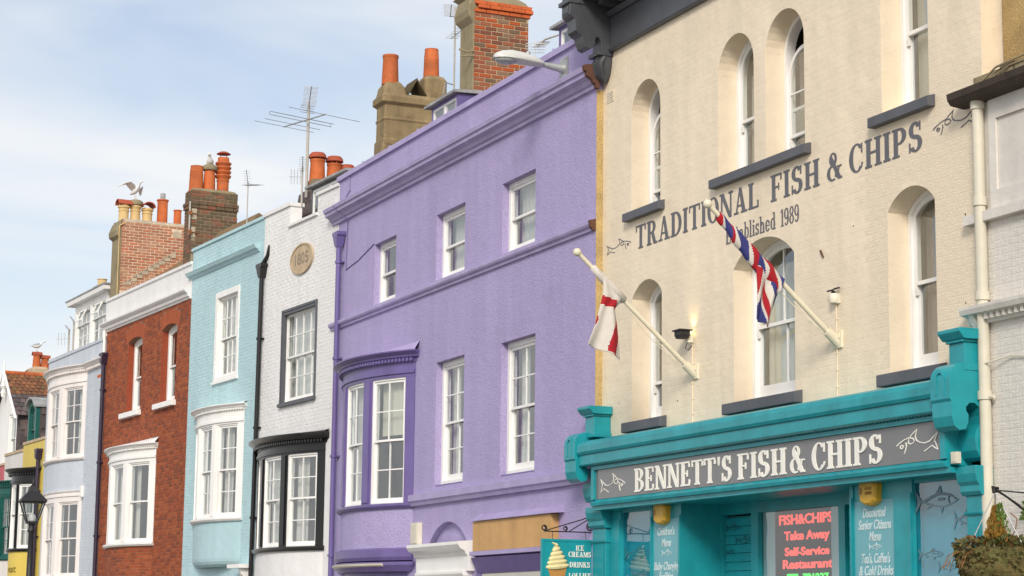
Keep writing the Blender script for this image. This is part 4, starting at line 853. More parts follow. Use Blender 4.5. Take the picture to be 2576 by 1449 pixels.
for i in range(NV+1):
    v = -1.60+.81*i/NV; g_ = max(0, min(1, (v+1.6)/.5)); r0 = .040+.046*g_+.006*math.sin(v*31); zc_ = 4.915-v*.864-.055*g_
    rings.append([(r0*.85*math.cos(t)*(1+.18*math.sin(3*t+v*11)), v+.55*r0*math.sin(t), zc_+r0*(1.25 if math.sin(t) < 0 else .95)*math.sin(t)*(1+.10*math.sin(2*t+v*20))) for t in [2*PI*k/NK for k in range(NK)]])
for i in range(NV):
    for k in range(NK):
        v = -1.60+.81*(i+.5)/NV; t = 2*PI*(k+.5)/NK; fl.add([rings[i][k], rings[i][(k+1) % NK], rings[i+1][(k+1) % NK], rings[i+1][k]], [(0, 1, 2, 3)], bandcol(v+.055*math.sin(t)-.02*math.cos(t)+.012*math.sin(v*40)))
fo = fl.build('flag', [M_fw, M_fr, M_fb], None); place(fo, 'cr', 'red white and blue union flag wrapped round the pole beside the large arched window', 'flag', 'flags on the cream wall'); weld(fo)
for v in fo.data.vertices: v.co.x += 6.25

# ------------------------------------------------------------------ white building at the right edge
M_greyp = mat('grey_white_old_paint', (.68, .645, .59), .6, .06, 1.5, .1, .15, 30, dirt=((.36, .33, .29), .4, 2.2), rand=.02, lump=.35)
rb = root('white_corner_building', 'cr', 'white panelled and painted brick building at the right edge beside the cream shop', 'building', at=(9.1, 0, 0))
rh = [rect(2.6, 3.7, 5.05, 5.80), rect(2.6, 3.7, 2.3, 4.1), rect(5.0, 6.1, 2.3, 4.1)][1:]
wr = wall(rb, rect(0, 7, 0, 7.25), rh, .3, M_greyp)
for h_ in rh: sash(rb, h_[0][0]+.003, h_[1][0]-.003, 2.3, 4.097, .12, cols=2, rows=(2, 2), cur='sides')
bricks(wr, M_greyp, .02, 6.98, .3, 4.75, rh, H=.078, proud=.0018, nobj=120, pref=lambda b: b[0], objzone=lambda b: b[2] > 2.2); bricks(wr, M_greyp, .02, 6.98, 5.0, 5.84, H=.078, proud=.0018, nobj=60, pref=lambda b: b[0], seed=3)
shellbox(rb, 7, .302, 9, 0, 7.2, M_greyp)
q = MB(); q.box(-.28, 7, -.09, -.003, 5.85, 5.95); q.build('band_course', M_greyp, rb)
q = MB(); q.box(.12, 7, -.03, -.003, 6.92, 7.15); q.box(.12, 7, -.03, -.003, 5.96, 6.16); [q.box(.12+k*2.25, .24+k*2.25, -.03, -.003, 6.16, 6.92) for k in range(4)]; q.build('panel_moulding', M_greyp, rb)
q = MB(); q.prof([(0, 4.78), (-.06, 4.78), (-.08, 4.86), (-.16, 4.88), (-.18, 4.93), (-.18, 4.96), (0, 5.0)], -.27, 7); 
for k in range(68): q.box(.08+k*.1, .125+k*.1, -.12, -.07, 4.81, 4.87)
q.prof([(0, 4.65), (-.05, 4.70), (-.14, 4.88), (0, 4.88)], -.17, -.09); q.build('cornice', M_greyp, rb)
q = MB(); q.prof([(-.02, 7.13), (-.20, 7.15), (-.24, 7.20), (-.25, 7.27), (.1, 7.29)], -.30, 7); q.build('gutter', mat('rotten_dark_gutter', (.055, .04, .03), .85, .3, 5, .1, .4, 30), rb)
q = MB(); q.add([(-.1, -.1, 7.28), (7, -.1, 7.28), (7, 3, 8.6), (-.1, 3, 8.6), (-.1, -.1, 7.22), (7, -.1, 7.22), (7, 3, 8.5), (-.1, 3, 8.5)], [(0, 1, 2, 3), (4, 5, 6, 7), (0, 1, 5, 4), (1, 2, 6, 5), (2, 3, 7, 6), (3, 0, 4, 7)]); q.build('roof', M_roof, rb)
q = MB(); q.box(.05, 2.2, .25, 1.6, 7.2, 9.6); q.build('rendered_chimney', mat('sunlit_old_render', (.42, .29, .12), .92, .25, 3, .1, .7, 40, dirt=((.16, .11, .06), .7, 2.0), fine=.18), rb)
q = MB(); rr_ = random.Random(3)
for k in range(7): x = .0+k*.22; q.loft([[(x+dx*.13+rr_.uniform(-.02, .02), .12+dy*.13, 7.32+dz) for dx, dy in ((-1, -1), (1, -1), (1, 1), (-1, 1))] for dz in (0, .1+rr_.uniform(0, .08))])
q.tube([(-.1, -.12, 7.22), (.3, -.05, 7.45), (.9, .0, 7.50), (2, 0, 7.5)], .012, 6); q.tube([(-.05, -.12, 7.25), (.5, -.02, 7.43), (2, 0, 7.42)], .01, 6); q.build('chimney_flaunching', M_render, rb)
pp = MB(); pp.tube([(.0, -.07, 7.15), (.0, -.07, 3.0), (-.0, -.07, .2)], .062, 14)
for z in (7.06, 6.02, 5.02, 3.98): pp.tube([(0, -.07, z), (0, -.07, z+.09)], .078, 14)
pp.tube([(.03, -.07, 4.0), (.14, -.06, 4.0)], .022, 8); pp.tube([(.05, -.1, 4.35), (.4, -.03, 4.40), (1.2, -.02, 4.30), (2, -.02, 4.28)], .009, 6)
pp.build('drainpipe', M_offwhite, rb, smooth=True)

# hanging basket on its bracket
hb = root('hanging_basket', 'cr', 'mossy hanging basket of heather and trailing leaves on an iron wall bracket', 'hanging basket', at=(9.72, 0, 0))
b = MB(); b.box(-.02, .02, -.022, -.004, 2.60, 3.02); b.tube([(0, -.02, 2.985), (0, -.42, 3.0)], .008, 6); b.tube([(0, -.02, 2.76), (0, -.16, 2.86), (0, -.30, 2.94), (0, -.44, 3.01)], [.009, .014, .011, .014], 6); b.tube([(0, -.40, 3.02), (0, -.47, 3.03), (0, -.46, 2.98), (0, -.42, 2.99)], .016, 6); b.build('bracket', M_iron, hb)
b = MB()
for a in (0.4, 2.5, 4.6): b.tube([(0, -.44, 2.98), (.30*math.cos(a), -.44+.30*math.sin(a), 2.44)], .006, 5)
b.build('chain', M_alu, hb)
ball = MB(); rr_ = random.Random(11); rings = []
for i in range(11):
    t = i/10; z = 2.42-.55*t; r = .37*math.sqrt(max(0.02, 1-(t*1.02)**2.4))
    rings.append([(r*(1+rr_.uniform(-.12, .12))*math.cos(2*PI*k/24), -.44+r*(1+rr_.uniform(-.12, .12))*math.sin(2*PI*k/24), z+rr_.uniform(-.02, .02)) for k in range(24)])
ball.loft(rings); ball.build('moss_liner', M_moss, hb, smooth=True)
def leaves(name, m, n, gen, size, parent, seed=1):
    r = random.Random(seed); mb = MB()
    for i in range(n):
        p, d = gen(r); p = Vector(p); d = Vector(d).normalized(); s = size*r.uniform(.6, 1.3); w = d.orthogonal().normalized(); w = (Matrix.Rotation(r.uniform(0, 6.3), 3, d) @ w)*s*.32; up_ = d.cross(w).normalized()*s*.12
        mb.add([tuple(p), tuple(p+d*s*.5+w+up_), tuple(p+d*s), tuple(p+d*s*.5-w+up_)], [(0, 1, 2), (0, 2, 3)])
    o = mb.build(name, m, parent); o['kind'] = 'stuff'; return o
def shell(r):
    a = r.uniform(0, 2*PI); t = r.uniform(0, 1); rad = .38*(1-.5*t*t); p = (rad*math.cos(a), -.44+rad*math.sin(a), 2.47-.5*t+r.uniform(-.03, .03)); return p, (math.cos(a)+r.uniform(-.6, .6), math.sin(a)+r.uniform(-.6, .6), r.uniform(-1.1, .4))
def topgen(r):
    a = r.uniform(0, 2*PI); q = .36*math.sqrt(r.random()); return (q*math.cos(a), -.44+q*math.sin(a), 2.42+r.uniform(0, .1)), (math.cos(a)*.7+r.uniform(-.5, .5), math.sin(a)*.7+r.uniform(-.5, .5), r.uniform(-.1, 1))
leaves('moss_tufts', M_moss, 1500, shell, .055, hb, 2); leaves('trailing_leaves', M_leafA, 420, topgen, .06, hb, 3); leaves('russet_leaves', M_leafB, 160, topgen, .055, hb, 4)
def cone(r):
    a = r.uniform(0, 2*PI); h = r.random()**.8; q = .13*(1-h)*math.sqrt(r.random())+.005; return (.02+q*math.cos(a), -.46+q*math.sin(a), 2.44+h*.36), (math.cos(a)*.35, math.sin(a)*.35, 1.2)
leaves('heather', M_leafC, 900, cone, .055, hb, 5)
def cone2(r): p, d = cone(r); return (p[0]+.05, p[1]+.02, p[2]+.03), d
leaves('heather_tips', M_leafD, 140, cone2, .05, hb, 6)
tr = MB(); rr_ = random.Random(5)
for k in range(9):
    a = rr_.uniform(2.2, 5.2); x, y = .36*math.cos(a), -.44+.36*math.sin(a); tr.tube([(x, y, 2.4), (x*1.25, y+.12*math.sin(a), 2.36), (x*1.35, y+.2*math.sin(a), 2.22)], .004, 4)
tr.tube([(.05, -.38, 2.45), (.12, -.30, 2.6), (.1, -.26, 2.72), (.05, -.3, 2.78)], .006, 5); tr.build('stems', M_leafB, hb)['kind'] = 'stuff'
# wisps of a second plant reaching in from the right
w2 = root('trailing_plant', 'cr', 'sprigs of feathery green leaves beside the iron bracket at the right edge', 'plant', at=(10.05, 0, 0))
tr = MB(); tips = []
for k, (y, z, l) in enumerate(((-.36, 2.72, .28), (-.30, 2.80, .26), (-.34, 2.62, .20))): pth = [(0, y+.3, z-.02), (0, y+.14, z+.02), (0, y, z+.03+.03*k)]; tr.tube(pth, .004, 5); tips += pth
tr.tube([(0, -.06, 2.56), (0, -.2, 2.58), (0, -.34, 2.52)], .006, 5)
tr.build('stems', M_leafB, w2)['kind'] = 'stuff'
def spr(r): p = r.choice(tips); q = r.choice(tips); t = r.random(); return tuple(p[i]+(q[i]-p[i])*t*.5+r.uniform(-.015, .015) for i in range(3)), (r.uniform(-.3, .3), r.uniform(-1, .4), r.uniform(-.5, .8))
leaves('sprig_leaves', M_leafD, 260, spr, .06, w2, 8)

# ------------------------------------------------------------------ lilac house
pu = root('lilac_house', 'pu', 'wide lilac roughcast house with violet curved bay window and string courses', 'house')
BW = Bow(.78, 4.39, .5)
up_w = [(2.12, 3.28), (5.28, 6.58), (8.15, 9.45)]; lo_w = [(5.38, 6.64), (8.18, 9.50)]
dar = segm(4.98, 7.06, 3.34, .62); door_h = arch_hole(4.98, 7.06, .1, dar)
ph = [rect(a, b, 7.52, 8.68) for a, b in up_w]+[rect(a, b, 3.95, 6.08) for a, b in lo_w]+[rect(.95, 4.22, 3.72, 5.97), door_h]
wall(pu, rect(0, 11.6, .0, 10.32), ph, .26, M_purple); shellbox(pu, 11.6, .262, 8, 0, 9.6, M_purple)
q = MB(); q.box(4.9, 7.1, .12, .16, .1, 3.4); q.build('arch_recess', M_purple, pu)
q = MB(); q.prof([(-.05, 10.30), (.30, 10.30), (.30, 10.42), (-.05, 10.395)], -.06, 11.6)
for k in range(1, 8): q.box(k*1.45, k*1.45+.012, -.054, .29, 10.305, 10.424)
q.build('coping', M_purplem, pu)
q = MB(); q.prof([(0, 9.44), (-.05, 9.45), (-.055, 9.50), (-.09, 9.515), (-.12, 9.57), (-.20, 9.61), (-.205, 9.67), (-.235, 9.68), (-.25, 9.745), (-.235, 9.76), (0, 9.80)], -.28, 11.62); q.build('cornice', M_purplem, pu)
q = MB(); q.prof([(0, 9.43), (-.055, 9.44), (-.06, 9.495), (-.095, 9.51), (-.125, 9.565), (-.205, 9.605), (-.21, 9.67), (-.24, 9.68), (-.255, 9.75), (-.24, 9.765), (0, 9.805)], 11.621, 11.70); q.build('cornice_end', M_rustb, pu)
q = MB(); q.prof([(0, 7.325), (-.04, 7.33), (-.045, 7.37), (-.085, 7.39), (-.10, 7.42), (-.10, 7.465), (0, 7.495)], -.22, 11.55); q.build('string_course', M_purplem, pu)
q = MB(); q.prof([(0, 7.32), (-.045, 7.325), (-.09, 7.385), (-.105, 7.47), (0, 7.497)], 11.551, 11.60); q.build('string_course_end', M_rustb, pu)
q = MB(); q.prof([(0, 3.66), (-.06, 3.665), (-.08, 3.72), (-.11, 3.745), (-.11, 3.85), (0, 3.875)], 4.42, 11.6); q.build('band_course', M_purplem, pu)
q = MB(); q.box(11.601, 11.606, .0, .14, 3.5, 9.43); q.build('ochre_return', M_ochre, pu)
for i, (a, b) in enumerate(up_w): sash(pu, a+.003, b-.003, 7.52, 8.677, .115, cols=1, rows=(1, 1), fwid=.075, sw=.05, cur=(None, 'left', 'left')[i], split=8.09)
for i, (a, b) in enumerate(lo_w): sash(pu, a+.003, b-.003, 3.98, 6.077, .115, cols=2, rows=(2, 2), fwid=.08, sw=.05, cur='sides', split=5.03, botrail=.11, cm_=M_curtain)
for a, b in lo_w: q = MB(); q.box(a+.003, b-.003, .02, .12, 3.90, 3.979); q.build('sill', M_purpled, pu)
bow_window(pu, BW, .92, .30, 3.74, 5.96, 6.04, 6.21, 6.41, M_purpled, M_wood, cols=2, rows=(2, 2), base=2.95, basem=M_purple, roofm=M_purplem, roofz=.16, meet=4.86, curs=('full', 'full', 'blind'), proj=.20)
# shop bay under the curved window
q = MB(BW.f); q.prof([(.1, 2.72), (-.07, 2.74), (-.10, 2.80), (-.10, 2.93), (-.03, 2.96), (.1, 2.96)], -BW.S/2-.06, BW.S/2+.06, 24); q.build('shop_bay_cornice', M_purpled, pu)
q = MB(BW.f); q.prof([(.1, 2.55), (-.02, 2.55), (-.10, 2.66), (-.10, 2.715), (.1, 2.715)], -BW.S/2-.1, BW.S/2+.1, 24); q.box(-BW.S/2, BW.S/2, .1, .15, 0, 2.55, 20); q.build('shop_bay', M_purpled, pu)
q = MB(BW.f); q.prof([(0, 2.60), (-.13, 2.655), (-.14, 2.69), (0, 2.69)], -1.6, 1.3, 20); q.build('blind_box', M_offwhite, pu)
# door hood, electricity box, shop board
q = MB(); P = [(0, 2.50), (-.12, 2.50), (-.12, 2.74), (-.16, 2.77), (-.18, 2.82), (-.26, 2.86), (-.30, 2.92), (-.30, 2.97), (0, 2.99)]; q.prof(P, 4.90, 7.22); q.prof([(0, 2.42), (-.16, 2.42), (-.18, 2.46), (-.18, 2.50), (0, 2.50)], 5.0, 7.12); q.build('door_entablature', M_wood, pu)
q = MB(); q.box(5.1, 7.0, -.10, -.002, .1, 2.42); q.build('door_case', M_wood, pu)
q = MB(); q.box(4.52, 4.86, -.09, -.002, 2.98, 3.37); q.box(4.55, 4.83, -.10, -.09, 3.01, 3.34); q.lathe(4.79, -.1, [(.012, 3.02), (.012, 3.04)], 8); place(q.build('meter_box', M_offwhite, None, bevel=.006), 'pu', 'small cream meter box beside the arched doorway of the lilac house', 'meter box')
q = MB(); q.box(7.42, 10.40, -.13, -.002, 2.80, 3.27); o_ = q.build('sign_board', M_ply, pu)
q = MB(); q.prof([(0, 3.285), (-.17, 3.275), (-.17, 3.29), (0, 3.39)], 7.38, 10.60); q.build('lead_flashing', M_purplem, pu)
q = MB(); q.prof([(0, 2.70), (-.16, 2.73), (-.16, 2.795), (0, 2.795)], 7.36, 10.5); q.build('sign_ledge', M_purplem, pu)
q = MB(); q.prof([(0, 2.45), (-.03, 2.45), (-.15, 2.70), (0, 2.70)], 7.4, 10.4); q.box(7.4, 7.55, -.05, 0, .1, 2.45); q.box(10.25, 10.4, -.05, 0, .1, 2.45); q.build('shopfront_frame', M_purpled, pu)
q = MB(); q.box(7.56, 10.24, -.02, -.003, .6, 2.45); q.build('shop_blind', M_curtain, pu)
pipe(pu, M_purpled, .32, 2.5, 8.98, v=-.10, r=.05)
q = MB(); q.tube([(.62, -.02, 10.3), (.66, -.02, 10.0), (.35, -.03, 9.84), (.4, -.27, 9.7), (.62, -.03, 9.42), (.56, -.01, 9.2), (.52, -.01, 8.45), (1.2, -.01, 8.52), (2.1, -.01, 8.70)], .009, 5); q.build('cable', M_purpled, pu)
# roof, dormers and chimney stacks
q = MB(); q.add([(.03, .3, 10.0), (11.57, .3, 10.0), (11.57, 4, 11.6), (.03, 4, 11.6), (.03, 8, 9.9), (11.57, 8, 9.9), (.03, .3, 9.6), (11.57, .3, 9.6)], [(0, 1, 2, 3), (3, 2, 5, 4), (0, 1, 7, 6), (0, 3, 4), (1, 2, 5)]); q.build('roof', M_slate, pu)
def flat_dormer(h, u0, u1, v, z0, z1, wm, fm, depth=.55, panes=2, over=.07):
    q = MB(); q.box(u0, u0+.06, v, v+depth, z0, z1); q.box(u1-.06, u1, v, v+depth, z0, z1); q.box(u0+.06, u1-.06, v, v+.06, z1-.05, z1); q.box(u0+.06, u1-.06, v, v+.06, z0, z0+.05); q.box(u0+.06, u1-.06, v+depth-.03, v+depth, z0, z1); d = q.build('dormer', fm, h)
    W = u1-u0-.12
    for k in range(panes):
        a = u0+.062+W*k/panes; b = u0+.058+W*(k+1)/panes; c = MB(); c.prism(rect(a, b, z0+.052, z1-.052), [rect(a+.05, b-.05, z0+.10, z1-.10)], v+.01, v+.05); c.build('casement', wm, d)
        c = MB(); c.box(a+.051, b-.051, v+.028, v+.032, z0+.101, z1-.101); c.build('pane', GLASS, d)
    c = MB(); c.box(u0+.062, u1-.062, v+.15, v+.17, z0+.05, z1-.05); c.build('blind', M_curtain, d)
    c = MB(); c.prof([(v-over*1.5, z1+.002), (v+depth+.1, z1+.03), (v+depth+.1, z1+.10), (v-over*1.5, z1+.05)], u0-over*2, u1+over); c.build('dormer_roof', M_lead, d)
flat_dormer(pu, 3.35, 4.62, .62, 10.3, 11.10, M_wood, M_purpled); flat_dormer(pu, 9.30, 10.4, .45, 10.3, 11.03, M_wood, M_purpled)
# concrete twin stack
st = MB(); U0, U1 = -.30, .20
def oct_(u0, u1, v0, v1, c): return [(u0+c, v0), (u1-c, v0), (u1, v0+c), (u1, v1-c), (u1-c, v1), (u0+c, v1), (u0, v1-c), (u0, v0+c)]
st.loft([[(x, y, z) for x, y in oct_(U0-e, U1+e, .84-e, 2.17+e, .02)] for e, z in ((.03, 9.5), (.03, 11.22), (0, 11.27), (0, 11.62), (.02, 11.66), (0, 11.70), (.0, 11.94), (.07, 12.0), (.07, 12.12), (.0, 12.20))])
st.loft([[(x, y, z) for x, y in oct_(U0-e, U1+e, .82-e, 1.32+e, .05)] for e, z in ((.03, 12.1), (0, 12.22), (-.02, 12.34), (-.10, 12.46), (-.16, 12.50))]); st.loft([[(x, y, z) for x, y in oct_(U0-e, U1+e, 1.70-e, 2.19+e, .05)] for e, z in ((.02, 12.1), (0, 12.3), (0, 12.58), (-.05, 12.66), (-.14, 12.70))])
stk = st.build('chimney_stack', M_concrete, pu, bevel=.015)
st = MB(); st.prof([(1.30, 12.20), (1.50, 12.55), (1.72, 12.22), (1.69, 12.22), (1.50, 12.50), (1.34, 12.20)], U0-.03, U1+.05); st.build('ridge_tile_hood', mat('mossy_tile', (.10, .075, .035), .9, .25, 5, .1, .4, 40), stk)
pot(stk, -.05, 1.03, 12.46, 13.03, .165, M_terra, 'plain'); pot(stk, -.05, 1.92, 12.66, 13.27, .165, M_terra, 'ringed')
# tall brick stack
U0, U1, V0, V1 = 3.58, 4.20, 1.10, 2.19
st = MB(); st.box(U0+.03, U1-.008, V0+.004, V1, 9.6, 12.90); stk = st.build('chimney_stack', mat('sandy_mortar', (.44, .34, .21), .9, .2, 5, .1, .3, 60), pu)
st = MB(); st.box(U0, U1-.004, V0-.02, V0+.003, 9.6, 12.72); st.box(U0, U0+.029, V0+.003, V1, 9.6, 12.72); st.loft([[(x, y, z) for x, y in oct_(U0-e, U1+.0, V0-.02-e, V0+.06, .03)] for e, z in ((0, 12.6), (.08, 12.72), (.10, 12.85), (.06, 13.08))]); st.build('cement_render', M_render, stk)
bricks(stk, M_stackC, 0, V1-V0, 11.0, 12.80, org=(U1-.008, V0), rotz=PI/2, H=.082, LEN=.235, joint=.013, proud=.010, nobj=300, bond='stretcher', seed=4, pref=lambda b: -b[2])
for j, e in ((0, .03), (1, .07), (2, .05)):
    for k in range(5):
        c = MB(); a = V0+.06+k*.235-(.0 if j % 2 else .06); c.box(U0+.05, U1+e, a, min(a+.225, V1+e), 12.805+j*.075, 12.872+j*.075); c.build('cap_brick', M_capC, stk, bevel=.006)
st = MB(); st.loft([[(x, y, z) for x, y in oct_(U0-.02-e, U1+.03-e, V0-e, V1+.03-e, .04)] for e, z in ((0, 12.99), (.05, 13.10), (.14, 13.18))]); st.build('flaunching', M_render, stk); pot(stk, 3.9, 1.85, 13.15, 13.7, .17, M_terra)
st = MB(); st.tube([(U1+.02, V0-.02, 12.05), (U1+.06, V0-.14, 12.0), (U1, V0-.30, 12.05)], .02, 6); st.tube([(U1+.02, V0-.02, 11.95), (U1+.05, V0-.16, 11.93), (U1, V0-.26, 11.93)], .018, 6); st.build('pipe_bracket', M_render, stk)

# street lamp fixed to the lilac wall
sl_ = root('wall_street_lamp', 'pu', 'grey street lamp head on a bracket arm fixed high on the lilac wall', 'street lamp', at=(10.5, 0, 10.02))
b = MB(); b.box(-.12, .13, -.03, -.002, -.16, .17); b.tube([(.1, -.03, .14), (.1, -.05, .14)], .015, 8); b.tube([(-.09, -.03, -.13), (-.09, -.05, -.13)], .015, 8); b.build('wall_plate', M_galv, sl_)
b = MB(); b.tube([(0, -.03, 0), (0, -.10, 0), (0, -.42, .03)], [.085, .06, .035], 12); b.build('arm', M_galv, sl_, smooth=True)
b = MB(); RG = []
for y, w_, hb_, ht in ((-.36, .04, -.02, .02), (-.40, .10, -.045, .05), (-.52, .12, -.045, .10), (-.70, .145, -.035, .14), (-.90, .16, -.02, .155), (-1.05, .145, -.01, .13), (-1.14, .10, .0, .09), (-1.18, .04, .02, .05)):
    RG.append([(w_*math.cos(a), y, .03+(ht if math.sin(a) > 0 else -hb_)*math.sin(a)) for a in [2*PI*i/20 for i in range(20)]])
b.loft(RG); b.build('lamp_head', M_plastic, sl_, smooth=True)
b = MB(); b.loft([[(.12*k*math.cos(a), -.98+.16*k*math.sin(a), .03-d) for a in [2*PI*i/24 for i in range(24)]] for k, d in ((1.08, .005), (1.06, .03), (.95, .045), (.6, .065), (.1, .072))]); b.build('lens', M_lens, sl_, smooth=True)
b = MB(); b.lathe(0, -.62, [(.035, .15), (.035, .185), (.02, .20)], 12); b.build('photocell', M_galv, sl_, smooth=True)

# ------------------------------------------------------------------ white house dated 1805
wh = root('white_house', 'wh', 'narrow white painted brick house with 1805 plaque and black curved bay', 'house')
BW = Bow(.10, 3.72, .42); WW = (1.26, 3.08, 6.12, 8.03)
out_ = [(0, 0), (4.1, 0), (4.1, 10.22), (2.98, 10.22), (2.98, 9.82), (1.47, 9.82), (1.47, 10.28), (0, 10.28)]
hw = [rect(*WW), rect(.28, 3.55, 3.12, 4.97)]
w_ = wall(wh, out_, hw, .26, M_white); shellbox(wh, 4.1, .262, 8, 0, 9.3, M_white)
bricks(w_, M_white, .02, 4.08, 5.35, 10.2, hw+[rect(1.45, 3.0, 9.80, 10.6), [(2.24+.66*math.cos(a), 9.04+.37*math.sin(a)) for a in [PI*i/8 for i in range(16)]]], proud=.0032, joint=.010, nobj=300, seed=5, jit=.5)
q = MB(); q.box(-.03, 1.50, -.04, .30, 10.282, 10.36); q.box(1.44, 3.01, -.05, .30, 9.822, 9.875); q.box(2.95, 4.1, -.04, .30, 10.222, 10.29); q.build('coping', M_white, wh)
sash(wh, WW[0]+.003, WW[1]-.003, WW[2], WW[3]-.003, .05, cols=4, rows=(2, 2), fwid=.05, sw=.05, cur='full', split=7.08)
q = MB(); a, b, c, d = WW; q.prism(rect(a-.0, b, c, d), [rect(a+.07, b-.04, c+.02, d-.06)], -.02, .049); q.prism(rect(a-.04, b+.04, c-.001, d+.05), [rect(a+.001, b-.001, c, d-.001)], -.035, -.002); q.box(a-.07, b+.07, -.07, .04, c-.07, c-.001); q.build('window_surround', M_sill, wh)
pl = MB(); pl.prism([(2.24+.61*math.cos(a), 9.04+.32*math.sin(a)) for a in [2*PI*i/40 for i in range(40)]], (), -.03, -.002); pq = pl.build('date_plaque', M_plaque, wh, bevel=.01)
pl = MB(); pl.strip([(2.24+.61*math.cos(a), 9.04+.32*math.sin(a)) for a in [2*PI*i/40 for i in range(41)]], [(2.24+.56*math.cos(a), 9.04+.285*math.sin(a)) for a in [2*PI*i/40 for i in range(41)]], -.045, -.03); pl.build('plaque_rim', M_plaque, wh)
textmesh('1805', 1.88, 2.60, 8.93, .34, None, mat('carved_shadow_grey', (.27, .22, .17), .9), wh, 'plaque_number', y=-.032, bold=.004)
bow_window(wh, BW, .94, .26, 3.14, 4.97, 5.02, 5.15, 5.35, M_black, M_wood, cols=2, rows=(2, 2), base=1.2, basem=M_white, roofm=M_black, roofz=.06, meet=4.09, curs=('full', 'left', 'left'), proj=.22)
pipe(wh, M_black, .10, 1.5, 9.0, v=-.08, r=.05, u1=-.02, tail=[(.10, -.06, 9.25), (.28, -.02, 9.4), (.30, .02, 9.62)])
q = MB(); q.add([(.35, .42, 9.5), (4.05, .42, 9.5), (4.05, .62, 10.78), (.35, .62, 10.78), (4.05, 3, 11.1), (.35, 3, 11.1), (.35, 3, 9.5), (4.05, 3, 9.5)], [(0, 1, 2, 3), (3, 2, 4, 5), (0, 3, 5, 6), (1, 2, 4, 7)]); mr_ = q.build('roof', M_slate, wh)
for j in range(4):
    for k in range(4):
        t0 = j/4; c = MB(); x = .40+k*.28+(.14 if j % 2 else 0); z = 9.66+j*.28; vv = .42+.2*(z-9.5)/1.28; c.add([(x, vv-.022, z), (x+.27, vv-.022, z), (x+.27, vv+.035, z+.30), (x, vv+.035, z+.30), (x, vv-.008, z), (x+.27, vv-.008, z), (x+.27, vv+.045, z+.30), (x, vv+.045, z+.30)], [(0, 1, 2, 3), (4, 5, 6, 7), (0, 1, 5, 4), (1, 2, 6, 5), (2, 3, 7, 6), (3, 0, 4, 7)]); c.build('slate', M_slate, mr_)
flat_dormer(wh, 1.62, 3.6, .40, 9.75, 10.66, M_wood, M_sill, panes=2, depth=.6)
st = MB(); st.box(.75, 1.25, .60, 1.7, 9.4, 10.98); stk = st.build('chimney_stack', M_render, wh)
pot(stk, 1.0, .77, 10.95, 11.45, .165, M_terra); cowl(stk, 1.0, .77, 11.42, .15, M_terrad, 'hood'); pot(stk, 1.0, 1.16, 10.95, 11.40, .165, M_terra); cowl(stk, 1.0, 1.16, 11.38, .15, M_terrad, 'hood'); pot(stk, 1.0, 1.46, 10.95, 11.26, .15, M_terra); cowl(stk, 1.0, 1.46, 11.23, .14, M_terrad, 'hood')

# ------------------------------------------------------------------ pale blue house
bl = root('pale_blue_house', 'bl', 'pale turquoise blue painted brick house with cream curved bay window', 'house')
BW = Bow(.76, 3.82, .33); WW = (1.75, 3.29, 6.99, 9.02); hw = [rect(*WW), rect(.95, 3.62, 3.9, 5.92)]
w_ = wall(bl, rect(0, 4.7, 0, 10.26), hw, .26, M_blue); shellbox(bl, 4.7, .262, 8, 0, 9.8, M_blue)
bricks(w_, M_blue, .02, 4.69, 2.9, 10.25, hw+[rect(-1, 5, 9.60, 9.76), rect(.78, 3.80, 2.4, 6.4)], proud=.0032, joint=.010, nobj=300, seed=6, jit=.5, objzone=lambda b: b[2] > 6.4)
q = MB(); q.prof([(-.04, 10.262), (.30, 10.262), (.30, 10.34), (-.04, 10.33)], -.03, 4.68); q.build('coping', M_blue, bl)
q = MB(); q.prof([(0, 9.58), (-.03, 9.59), (-.05, 9.63), (-.11, 9.66), (-.13, 9.70), (-.15, 9.735), (0, 9.77)], -.12, 4.45); q.build('cornice', M_blue, bl)
q = MB(); a, b, c, d = WW; q.prism(rect(a-.0, b, c, d), [rect(a+.13, b-.10, c+.07, d-.13)], -.025, .05); q.box(a-.04, b+.04, -.06, .05, c-.06, c-.001); q.build('window_surround', M_wood, bl)
sash(bl, a+.12, b-.09, c+.07, d-.12, .052, cols=4, rows=(2, 2), fwid=.03, sw=.045, cur='full', split=7.95)
bow_window(bl, BW, .75, .26, 3.90, 5.92, 5.98, 6.20, 6.34, M_wood, M_wood, cols=2, rows=(2, 2), base=2.84, basem=M_blue, roofz=.05, roofm=M_wood, meet=4.93, curs=('full', 'left', 'left'), proj=.15, bottom_round=True)
q = MB(); q.box(3.95, 4.66, -.34, -.002, 2.78, 2.86); q.prof([(0, 2.3), (-.05, 2.3), (-.10, 2.5), (-.24, 2.66), (-.26, 2.775), (0, 2.775)], 4.45, 4.56); q.box(3.95, 4.6, -.04, -.002, .1, 2.775); q.build('door_hood', M_wood, bl)
q = MB(); q.add([(.03, .26, 10.3), (2.7, .26, 10.2), (2.7, .60, 10.80), (.03, .60, 10.80), (.03, 2.0, 9.9), (2.9, 2.0, 9.9), (.03, .28, 9.6), (2.9, .28, 9.6)], [(0, 1, 2, 3), (3, 2, 5, 4), (0, 3, 4, 6), (1, 2, 5, 7), (0, 1, 7, 6)]); q.build('roof', M_roof, bl)
